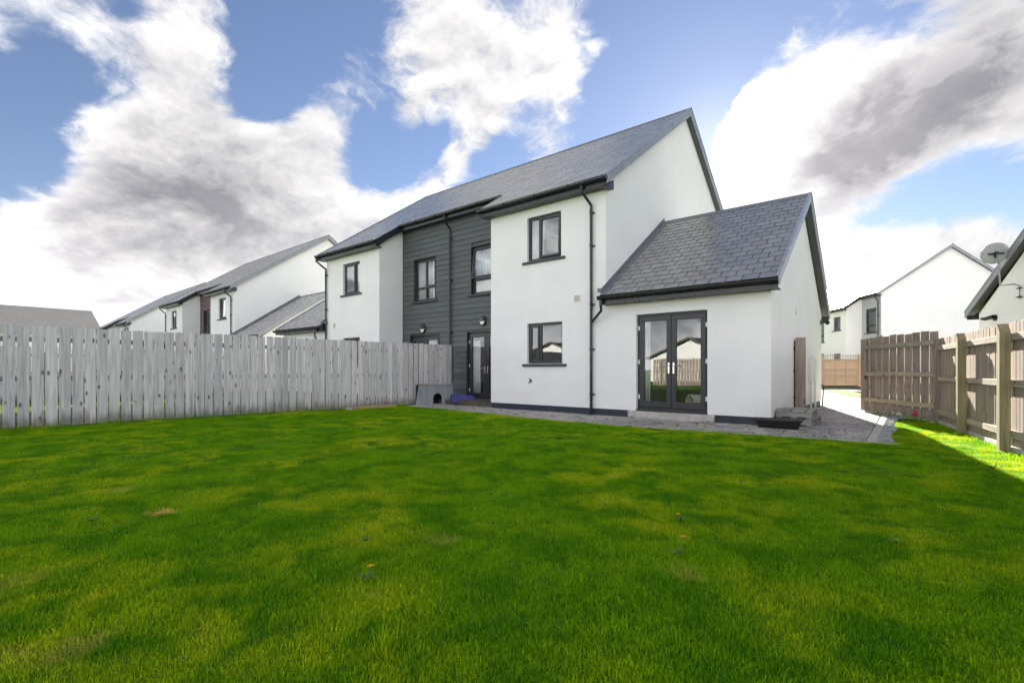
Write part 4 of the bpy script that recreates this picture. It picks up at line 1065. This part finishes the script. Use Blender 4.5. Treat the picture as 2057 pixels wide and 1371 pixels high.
# three slabs: left, right and the piece over the arch
yf = 0.0; yb2 = .018
xs_l = [(-kw/2, 0), (-arch_w, 0), (-arch_w, .035), (-arch_w, arch_h-arch_w), (-arch_w, hk), (-kw/2+.07, hk)]
front.prism(xs_l, yf, yb2, 'y')
front.prism([(-x_, z_) for x_, z_ in xs_l][::-1], yf, yb2, 'y')
half = [(-arch_w*cos(pi*i/N), arch_h-arch_w+arch_w*sin(pi*i/N)) for i in range(N+1)]
for i in range(N):
    a_, b_ = half[i], half[i+1]
    front.prism([a_, b_, (b_[0], hk), (a_[0], hk)], yf, yb2, 'y')
front.prism([(-arch_w, 0), (arch_w, 0), (arch_w, .035), (-arch_w, .035)], yf, yb2, 'y')
front.build('front', 'kennel_wood', ken)
dk_ = .30
for s_ in (-1, 1):
    sp = MB(); sp.add([(s_*kw/2, yb2, 0), (s_*(kw/2-.07), yb2, hk), (s_*(kw/2-.09), dk_-.02, hk), (s_*kw/2, dk_, 0), (s_*(kw/2-.02), yb2, 0), (s_*(kw/2-.09), yb2, hk), (s_*(kw/2-.11), dk_-.02, hk), (s_*(kw/2-.02), dk_, 0)], [(0, 1, 2, 3), (7, 6, 5, 4), (0, 4, 5, 1), (3, 2, 6, 7), (1, 5, 6, 2), (0, 3, 7, 4)])
    sp.build('side', 'kennel_wood', ken)
B(-kw/2+.02, kw/2-.02, dk_-.02, dk_, 0, hk).build('back', 'black_plastic', ken)  # black instead of wood: the shade inside the kennel is painted in
B(-kw/2+.02, kw/2-.02, yb2, dk_-.021, .0, .012).build('floor', 'black_plastic', ken)
for i in range(4):
    w_ = (kw-.10)/4
    B(-w_/2+.003, w_/2-.003, -.035, dk_+.01, 0, .022).build('lid_board', 'kennel_wood' if i else 'wood_brown', ken, .004, M=T(-kw/2+.05+w_*(i+.5), 0, hk+.001+.006*(i % 2)) @ RX(radians(1.5)))
# blue raised pet bed, tipped on its edge beside the kennel
bed = thing('pet_bed', 'blue canvas raised pet bed leaning tipped beside the kennel', 'pet bed', (-10.52, 10.62, .02), radians(44))
Mb = T(0, 0, .10) @ RX(radians(27)) @ RY(radians(9))
mb = MB(); c_ = .10
def bedring(l, w, c, z): return [(-l+c, -w, z), (l-c, -w, z), (l, -w+c, z), (l, w-c, z), (l-c, w, z), (-l+c, w, z), (-l, w-c, z), (-l, -w+c, z)]
rs = [bedring(.36, .26, .09, .05), bedring(.37, .27, .09, .065), bedring(.36, .26, .09, .085), bedring(.27, .18, .07, .078)]
mb.add([p for r_ in rs for p in r_], [tuple(range(8))[::-1]]+[(i*8+j, i*8+(j+1) % 8, (i+1)*8+(j+1) % 8, (i+1)*8+j) for i in range(3) for j in range(8)]+[tuple(range(24, 32))])
mb.build('canvas', 'blue_canvas', bed, M=Mb)
mb = MB(); rg = bedring(.375, .275, .09, .055); mb.tube([*rg, rg[0]], .014, 8); mb.build('frame', 'black_plastic', bed, M=Mb)
for sx in (-.3, .3):
    for sy in (-.2, .2): MB().tube([(sx, sy, .05), (sx*1.03, sy*1.03, -.03 if sy < 0 else -.02)], .014, 8).build('leg', 'galvanised', bed, M=Mb)
# timber plank and stone at the foot of the left fence
pk = B(-.75, .75, -.05, .05, 0, .07).build('edging_plank', 'wood_orange', None, .006, M=T(-11.63, 8.15, .005) @ RZ(radians(84)))
tag(pk, 'brown timber plank lying at the foot of the grey fence', 'plank')
st_ = MB()
rngs = random.Random(4)
bm = bmesh.new(); bmesh.ops.create_icosphere(bm, subdivisions=2, radius=.075)
for v_ in bm.verts: v_.co = Vector((v_.co.x*1.5, v_.co.y, v_.co.z*.6))*(1+rngs.uniform(-.13, .13))
me = bpy.data.meshes.new('stone'); bm.to_mesh(me); bm.free(); me.materials.append(MATS['kerb_concrete'])
so = link('stone', me, None, T(-11.55, 7.36, .025)); tag(so, 'pale stone beside the plank under the grey fence', 'stone')
bm = bmesh.new(); bmesh.ops.create_icosphere(bm, subdivisions=2, radius=.11)
for v_ in bm.verts: v_.co = Vector((v_.co.x*1.4, v_.co.y*.8, v_.co.z*.75))*(1+rngs.uniform(-.16, .16))
me = bpy.data.meshes.new('rock'); bm.to_mesh(me); bm.free(); me.materials.append(MATS['gravel_stone'])
for (x_, y_, s_, lab) in ((-.19, 14.25, 1.0, 'dark rock among the gravel, nearest the slatted panel stile'), (.0, 14.05, 1.15, 'dark rock at the foot of the slatted panel, right of another rock'), (-.36, 14.55, .8, 'small dark rock at the paved end of the slatted panel')):
    o = link('rock', me, None, T(x_, y_, .05*s_) @ RZ(x_*9) @ Matrix.Scale(s_, 4)); tag(o, lab, 'rock', 'rocks under the slatted panel')
# red scrap toy against the slatted panel
rt2 = MB()
for i in range(7):
    a_ = i*2*pi/7; rt2.tube([(0, 0, .10), (.075*cos(a_), .01, .10+.085*sin(a_))], [.03, .018], 6)
ro_ = rt2.build('garden_ornament', 'red_plastic', None, M=T(.145, 13.55, .04) @ RZ(atan2(GP1[1]-GP0[1], GP1[0]-GP0[0]))); tag(ro_, 'small faded red ornament at the foot of the slatted panel', 'ornament')
# rabbit tunnel indoors behind the right leaf of the glass doors
tn = thing('play_tunnel', 'cream fabric tunnel standing indoors behind the glass doors', 'tunnel', (-3.47, 10.75, .165), radians(-38))
mb = MB(); ro_r, ri_r, k_ = .19, .155, 24
for (r_, nm) in ((ro_r, 0),):
    pts = []
vs = []; 
for y_, r_ in ((-.22, ro_r), (.5, ro_r), (.5, ri_r), (-.22, ri_r)):
    vs += [(r_*cos(2*pi*i/k_), y_, ro_r+r_*sin(2*pi*i/k_)) for i in range(k_)]
mb.add(vs, [(i*k_+j, i*k_+(j+1) % k_, ((i+1) % 4)*k_+(j+1) % k_, ((i+1) % 4)*k_+j) for i in range(4) for j in range(k_)])
mb.build('sleeve', 'toy_fabric', tn, smooth_=True)
mb = MB(); mb.tube([(ro_r*.92*cos(2*pi*i/k_), -.225, ro_r+ro_r*.92*sin(2*pi*i/k_)) for i in range(k_+1)], .022, 8, cap=False); mb.build('rim', 'toy_fabric', tn, smooth_=True)
# curtains
def curtain(label, x0, x1, z0, z1, y, mat='curtain_white', folds=5, depth=.035):
    mb = MB(); N = folds*8
    pts = [(x0+(x1-x0)*i/N, y+depth*sin(2*pi*folds*i/N)+.012*sin(5.3*i/N*folds)) for i in range(N+1)]
    vs = [(p[0], p[1], z0) for p in pts]+[(p[0], p[1], z1) for p in pts]
    mb.add(vs, [(i, i+1, N+2+i, N+1+i) for i in range(N)])
    me = mb.mesh('curtain', mat, smooth_=True)
    o = link('curtain', me); tag(o, label, 'curtain', 'curtains behind the windows')
    so_ = o.modifiers.new('thickness', 'SOLIDIFY'); so_.thickness = .004
hx, hy = HOUSE_A[0], HOUSE_A[1]
curtain('white curtain at the left of the upper window in the white wing', hx+3.72, hx+4.16, 3.85, 5.05, hy+.20)
curtain('white curtain at the left of the extension glass doors', hx+6.80, hx+7.04, .17, 2.3, hy+.20, folds=3)
curtain('white curtain behind the tilted window beside the white wing', hx+.72, hx+1.45, 3.42, 4.98, hy+1.05+.155)
curtain('white curtain on the left of the four-light boarded window', hx-2.03, hx-1.62, 3.42, 4.96, hy+1.05+.155, folds=4)
curtain('white curtain on the right of the four-light boarded window', hx-1.25, hx-.94, 3.42, 4.96, hy+1.05+.155, folds=3)
curtain('white curtain in the back door beside the white wing', hx+.62, hx+1.00, .17, 2.0, hy+1.05+.135, folds=4)
curtain('dark red curtain in the back door beside the white wing', hx+1.01, hx+1.13, .17, 2.1, hy+1.05+.135, 'curtain_dark', folds=2)
curtain('white curtain in the window of the far left wing', hx-4.2, hx-3.80, 3.82, 5.02, hy+.20, folds=4)

# satellite dish and lamp on the house beyond the right fence
FH = T(13.0, 16.37, 0) @ RZ(radians(20.5))
def Floc(x, y, z): return FH @ Vector((x, y, z))
def fplane(px_, py_, lx):
    # point of the photo direction on the neighbour's extension gable plane (local x = lx)
    inv = FH.inverted(); o = inv @ Vector((0, 0, H)); d = inv.to_3x3() @ raydir(px_, py_)
    t_ = (lx-o.x)/d.x; return o+d*t_
bw_ = fplane(2052, 588, -9.5); ds = fplane(2003, 512, -9.95)
dish = thing('satellite_dish', 'grey satellite dish on a bent arm at the right house gable', 'satellite dish', tuple(FH @ Vector((-9.5, bw_.y, bw_.z-.25))), radians(20.5))
def dl(v_): return v_-Vector((-9.5, bw_.y, bw_.z-.25))
c0 = dl(ds)
pth = [dl(Vector((-9.54, bw_.y, bw_.z-.15))), dl(Vector((-9.54, bw_.y, bw_.z+.18))), dl(Vector((-9.62, bw_.y+.05, bw_.z+.24))), dl(Vector((-9.9, (bw_.y*.35+ds.y*.65), bw_.z+.22))), c0+Vector((0.02, -.02, -.26)), c0+Vector((0, 0, -.18)), c0+Vector((0, 0, .10))]
MB().tube(pth, .020, 10).build('arm', 'galvanised', dish, smooth_=True)
for zz in (-.1, .12): B(-.09, .0, -.05, .05, -.012, .012).build('clamp', 'black_plastic', dish, M=T(0, 0, .25+zz) @ T(.0, 0, 0))
face = (Vector((-.25, -.2, 0)).normalized())
mb = MB(); kd_, rings_ = 28, 5
sd = FH.to_3x3().inverted() @ Vector((sun_vec.x, sun_vec.y, .35)).normalized()
qd = sd.to_track_quat('Y', 'Z').to_matrix().to_4x4()
vs = [(0, 0.0, 0)]
for i in range(1, rings_+1):
    r_ = .30*i/rings_
    vs += [(r_*1.0*cos(2*pi*j/kd_), r_*r_*.55, r_*.92*sin(2*pi*j/kd_)) for j in range(kd_)]
fs = [(0, 1+(j+1) % kd_, 1+j) for j in range(kd_)]+[(1+i*kd_+j, 1+i*kd_+(j+1) % kd_, 1+(i+1)*kd_+(j+1) % kd_, 1+(i+1)*kd_+j) for i in range(rings_-1) for j in range(kd_)]
mb.add(vs, fs); me = mb.mesh('reflector', 'dish_grey', smooth_=True)
Md = Matrix.Translation(c0+Vector((0, .06, .05))) @ qd
rf_ = link('reflector', me, dish, Md); so_ = rf_.modifiers.new('thickness', 'SOLIDIFY'); so_.thickness = .006
B(-.16, .16, -.035, -.012, -.02, .02).build('back_bar', 'black_plastic', dish, M=Md)
B(-.03, .03, -.07, -.012, -.10, .06).build('mount', 'black_plastic', dish, M=Md)
MB().tube([(0, -.02, -.22), (0, .18, -.30), (0, .34, -.12)], .012, 8).build('feed_arm', 'galvanised', dish, M=Md)
MB().tube([(0, .33, -.13), (0, .27, -.08)], .03, 10).build('feed_horn', 'dish_grey', dish, M=Md)
lp = fplane(2000, 638, -9.5)
sl = thing('spot_lamp', 'black spot lamp on the white gable behind the right fence', 'lamp', tuple(FH @ Vector((-9.5, lp.y, lp.z))), radians(20.5))
MB().tube([(0, 0, 0), (-.03, 0, 0)], .085, 16).build('base', 'black_plastic', sl)
MB().tube([(-.03, 0, 0), (-.10, .0, .01)], .022, 8).build('joint', 'black_plastic', sl)
MB().tube([(-.07, -.04, .03), (-.16, .14, -.01), (-.20, .24, .0)], [.055, .05, .035], 12).build('head', 'black_plastic', sl)

# ---------------------------------------------------------------- turf and weeds
def tuft_mesh(i, n_bl, rad, hmin, hmax, wid):
    rng = random.Random(100+i); mb = MB()
    for _ in range(n_bl):
        a_ = rng.uniform(0, 2*pi); r_ = rad*sqrt(rng.random()); x_, y_ = r_*cos(a_), r_*sin(a_)
        h_ = rng.uniform(hmin, hmax); w_ = wid*rng.uniform(.7, 1.25); b_ = rng.uniform(0, 2*pi); ln = h_*rng.uniform(.15, .95)
        dx, dy = cos(b_), sin(b_); px_, py_ = -dy*w_/2, dx*w_/2
        tn_ = rng.random()
        mx_, my_ = x_+dx*ln*.35, y_+dy*ln*.35
        vs = [(x_-px_, y_-py_, -.004), (x_+px_, y_+py_, -.004), (mx_+px_*.8, my_+py_*.8, h_*.62), (mx_-px_*.8, my_-py_*.8, h_*.62), (x_+dx*ln, y_+dy*ln, h_*rng.uniform(.8, 1.0))]
        mb.add(vs, [(0, 1, 2, 3), (3, 2, 4)], tn_)
    return mb.mesh('tuft', 'grass_blade')
tufts = bpy.data.collections.new('tuft_sources')
for i in range(7):
    o = bpy.data.objects.new('grass_tuft', tuft_mesh(i, 38, .05, .010, .025, .0028)); tufts.objects.link(o)
# lawn grid carrying the density
gv, gf, gdens = [], [], []
def grid(xf0, xf1, y0, y1, nx, ny):
    o = len(gv)
    for j in range(ny+1):
        for i in range(nx+1):
            u = i/nx; 
            ya = y0+(y1-y0)*j/ny
            xa_, xb_ = xf0(ya), xf1(ya); x_ = xa_+(xb_-xa_)*u
            y_ = ya
            if y1 > 8 and y0 < 5: y_ = min(ya, edge_y(x_)+.015) if x_ < -.18 else ya
            gv.append((x_, y_, 0)); d_ = sqrt(x_*x_+y_*y_)
            gdens.append(1000 if d_ < 3.2 else 1000-(d_-3.2)*135 if d_ < 7.5 else 420)
    for j in range(ny):
        for i in range(nx):
            a_ = o+j*(nx+1)+i; gf.append((a_, a_+1, a_+nx+2, a_+nx+1))
grid(lambda y: max(fenceL_x(y)-.01, -12.6), lambda y: min(fenceR_x(y)+.02, 1.5), -2.2, 9.28, 60, 46)
grid(lambda y: -.17, lambda y: fenceR_x(y)+.02, 9.29, 13.0, 8, 12)
me = bpy.data.meshes.new('lawn_grass'); me.from_pydata(gv, [], gf); me.update()
at = me.attributes.new('dens', 'FLOAT', 'POINT'); at.data.foreach_set('value', gdens)
lg = link('lawn_grass', me); lg['kind'] = 'stuff'; lg['label'] = 'short patchy green grass covering the lawn'
ng = bpy.data.node_groups.new('grass_scatter', 'GeometryNodeTree')
ng.interface.new_socket('Geometry', in_out='INPUT', socket_type='NodeSocketGeometry'); ng.interface.new_socket('Geometry', in_out='OUTPUT', socket_type='NodeSocketGeometry')
gi = ng.nodes.new('NodeGroupInput'); go2 = ng.nodes.new('NodeGroupOutput')
dp = ng.nodes.new('GeometryNodeDistributePointsOnFaces'); na = ng.nodes.new('GeometryNodeInputNamedAttribute'); na.data_type = 'FLOAT'; na.inputs['Name'].default_value = 'dens'
ng.links.new(gi.outputs[0], dp.inputs['Mesh']); ng.links.new(na.outputs[0], dp.inputs['Density'])
ci = ng.nodes.new('GeometryNodeCollectionInfo'); ci.inputs['Collection'].default_value = tufts; ci.inputs['Separate Children'].default_value = True; ci.inputs['Reset Children'].default_value = True
ip = ng.nodes.new('GeometryNodeInstanceOnPoints'); ip.inputs['Pick Instance'].default_value = True
rv = ng.nodes.new('FunctionNodeRandomValue'); rv.data_type = 'FLOAT_VECTOR'; rv.inputs[0].default_value = (-.15, -.15, 0); rv.inputs[1].default_value = (.15, .15, 6.283)
rs_ = ng.nodes.new('FunctionNodeRandomValue'); rs_.data_type = 'FLOAT'; rs_.inputs[2].default_value = .7; rs_.inputs[3].default_value = 1.3; rs_.inputs['Seed'].default_value = 4
pos = ng.nodes.new('GeometryNodeInputPosition'); nz = ng.nodes.new('ShaderNodeTexNoise'); nz.inputs['Scale'].default_value = 1.3; nz.inputs['Detail'].default_value = 4
ng.links.new(pos.outputs[0], nz.inputs['Vector'])
mr = ng.nodes.new('ShaderNodeMapRange'); mr.inputs['From Min'].default_value = .3; mr.inputs['From Max'].default_value = .7; mr.inputs['To Min'].default_value = .65; mr.inputs['To Max'].default_value = 1.35
ng.links.new(nz.outputs['Fac'] if 'Fac' in nz.outputs else nz.outputs[0], mr.inputs['Value'])
mm_ = ng.nodes.new('ShaderNodeMath'); mm_.operation = 'MULTIPLY'; ng.links.new(mr.outputs[0], mm_.inputs[0]); ng.links.new(rs_.outputs[1], mm_.inputs[1])
ng.links.new(dp.outputs['Points'], ip.inputs['Points']); ng.links.new(ci.outputs[0], ip.inputs['Instance']); ng.links.new(rv.outputs[0], ip.inputs['Rotation']); ng.links.new(mm_.outputs[0], ip.inputs['Scale'])
ng.links.new(ip.outputs[0], go2.inputs[0])
md = lg.modifiers.new('scatter', 'NODES'); md.node_group = ng
# weeds
def weed(label, px_, py_, flower=True, nleaf=9, stem=.07, seed=0, size=.62):
    q = onground(px_, py_); r = random.Random(seed)
    w = thing('dandelion', label, 'weed', (q.x, q.y, 0), r.uniform(0, 6), 'weeds in the lawn')
    for i in range(nleaf):
        a_ = i*2*pi/nleaf+r.uniform(-.3, .3); l_ = r.uniform(.06, .11)*size; mb = MB(); pts = []
        n_ = 7
        for j in range(n_):
            s_ = j/(n_-1); w_ = .013*size*sin(pi*min(1, s_*.95+.05))*(1.25 if j % 2 else .7)
            pts.append((s_*l_, w_, .012+.045*size*sin(s_*2.2)*r.uniform(.7, 1.0)))
        vs = [(p[0], p[1], p[2]) for p in pts]+[(p[0], -p[1], p[2]) for p in pts]
        mb.add(vs, [(j, j+1, n_+j+1, n_+j) for j in range(n_-1)])
        mb.build('leaf', 'leaf_green', w, M=RZ(a_))
    if flower:
        lean = r.uniform(-.03, .03)
        MB().tube([(0, 0, .0), (lean*.5, .01, stem*.5), (lean, .02, stem)], .0025, 6).build('stem', 'stem_green', w)
        fm = MB()
        for i in range(26):
            a_ = i*2.4; rr_ = .016*sqrt((i+1)/26)
            fm.add([(rr_*.2*cos(a_), rr_*.2*sin(a_), 0), ((rr_+.004)*cos(a_-.2), (rr_+.004)*sin(a_-.2), .008-rr_*.2), ((rr_+.004)*cos(a_+.2), (rr_+.004)*sin(a_+.2), .008-rr_*.2)], [(0, 1, 2)])
        fm.build('flower', 'dandelion_yellow', w, M=T(lean, .02, stem))
weed('dandelion with one yellow flower in the foreground, left of centre', 735, 1168, seed=1)
weed('dandelion with a tall leaning stem, right of centre lawn', 1362, 1118, stem=.12, seed=2)
weed('low dandelion with small yellow head, behind the tall-stemmed one', 1368, 1048, seed=3, stem=.05)
weed('flat grey-green weed without flower, left of centre lawn', 735, 1090, False, 7, seed=4)
weed('dandelion with yellow head on the lawn near the right fence', 1993, 943, seed=5, stem=.06)
weed('flat dark weed rosette on the left side of the lawn', 185, 1050, False, 8, seed=6)
weed('small flat weed at the right of the lawn', 1800, 1095, False, 8, seed=7)
# taller coarse grass clump in the foreground
gc = MB(); rng = random.Random(9)
for i in range(46):
    a_ = rng.uniform(0, 2*pi); r_ = .05*sqrt(rng.random()); h_ = rng.uniform(.05, .13); b_ = rng.uniform(0, 2*pi); ln = h_*rng.uniform(.2, .8)
    x_, y_ = r_*cos(a_), r_*sin(a_); dx, dy = cos(b_), sin(b_); w_ = .005
    vs = []
    for j in range(5):
        s_ = j/4; ww = w_*(1-s_**1.5)/2
        vs += [(x_+dx*ln*s_*s_-dy*ww, y_+dy*ln*s_*s_+dx*ww, h_*(s_-.18*s_*s_)), (x_+dx*ln*s_*s_+dy*ww, y_+dy*ln*s_*s_-dx*ww, h_*(s_-.18*s_*s_))]
    gc.add(vs, [(2*j, 2*j+1, 2*j+3, 2*j+2) for j in range(4)], rng.uniform(.5, 1))
q = onground(775, 1300); o = gc.build('grass_clump', 'grass_blade', None, M=T(q.x, q.y, 0)); tag(o, 'clump of longer coarse grass in the near foreground', 'grass clump')

# uncut grass left by the mower along the fence feet and path edge
lgm = MB(); rng = random.Random(77)
def long_blade(x_, y_, h_):
    b_ = rng.uniform(0, 2*pi); ln = h_*rng.uniform(.15, .8); dx, dy = cos(b_), sin(b_); w_ = rng.uniform(.003, .006)/2
    vs = [(x_-dy*w_, y_+dx*w_, 0), (x_+dy*w_, y_-dx*w_, 0), (x_+dx*ln*.3+dy*w_*.8, y_+dy*ln*.3-dx*w_*.8, h_*.6), (x_+dx*ln*.3-dy*w_*.8, y_+dy*ln*.3+dx*w_*.8, h_*.6), (x_+dx*ln, y_+dy*ln, h_*.95)]
    lgm.add(vs, [(0, 1, 2, 3), (3, 2, 4)], rng.random())
for i in range(4200):
    y_ = rng.uniform(.3, 9.3); 
    if sin(y_*5.1)+sin(y_*2.3+1) < rng.uniform(-1.9, .8): continue
    long_blade(fenceL_x(y_)+.02+abs(rng.gauss(0, .045)), y_, rng.uniform(.03, .13))
for i in range(2600):
    y_ = rng.uniform(6, 12.9)
    if sin(y_*4.7)+sin(y_*1.9) < rng.uniform(-1.9, .9): continue
    long_blade(fenceR_x(y_)-.10-abs(rng.gauss(0, .06)), y_, rng.uniform(.02, .075))
for i in range(1500):
    x_ = rng.uniform(-11.2, -.4); 
    if sin(x_*6.3)+sin(x_*2.7+2) < rng.uniform(-.2, 1.6): continue
    long_blade(x_, edge_y(x_)+.02+rng.gauss(0, .02), rng.uniform(.02, .07))
for i in range(500):
    t_ = rng.random(); long_blade(GP0[0]+(GP1[0]-GP0[0])*(.25+.75*t_)-.06-abs(rng.gauss(0, .05)), GP0[1]+(GP1[1]-GP0[1])*(.25+.75*t_)-.05, rng.uniform(.03, .12))
o = lgm.build('long_grass', 'grass_blade'); o['kind'] = 'stuff'; o['label'] = 'uncut longer grass along fence feet and path edge'
# small weeds rooted in the paving joints
pwm = MB()
for i in range(70):
    cx_ = rng.uniform(-10.6, -.6); cy_ = rng.choice((10.12, rng.uniform(9.0, 10.1), rng.uniform(8.95, 9.4)))
    for k_ in range(rng.randint(5, 12)):
        a_ = rng.uniform(0, 2*pi); l_ = rng.uniform(.012, .04); z_ = .02+rng.uniform(.005, .03); w_ = l_*.28
        x_, y_ = cx_+rng.gauss(0, .012), cy_+rng.gauss(0, .012)
        pwm.add([(x_, y_, .018), (x_+cos(a_)*l_*.6-sin(a_)*w_, y_+sin(a_)*l_*.6+cos(a_)*w_, z_), (x_+cos(a_)*l_, y_+sin(a_)*l_, z_*.9), (x_+cos(a_)*l_*.6+sin(a_)*w_, y_+sin(a_)*l_*.6-cos(a_)*w_, z_)], [(0, 1, 2, 3)])
o = pwm.build('joint_weeds', 'leaf_green'); o['kind'] = 'stuff'; o['label'] = 'tiny weeds rooted in the paving joints'
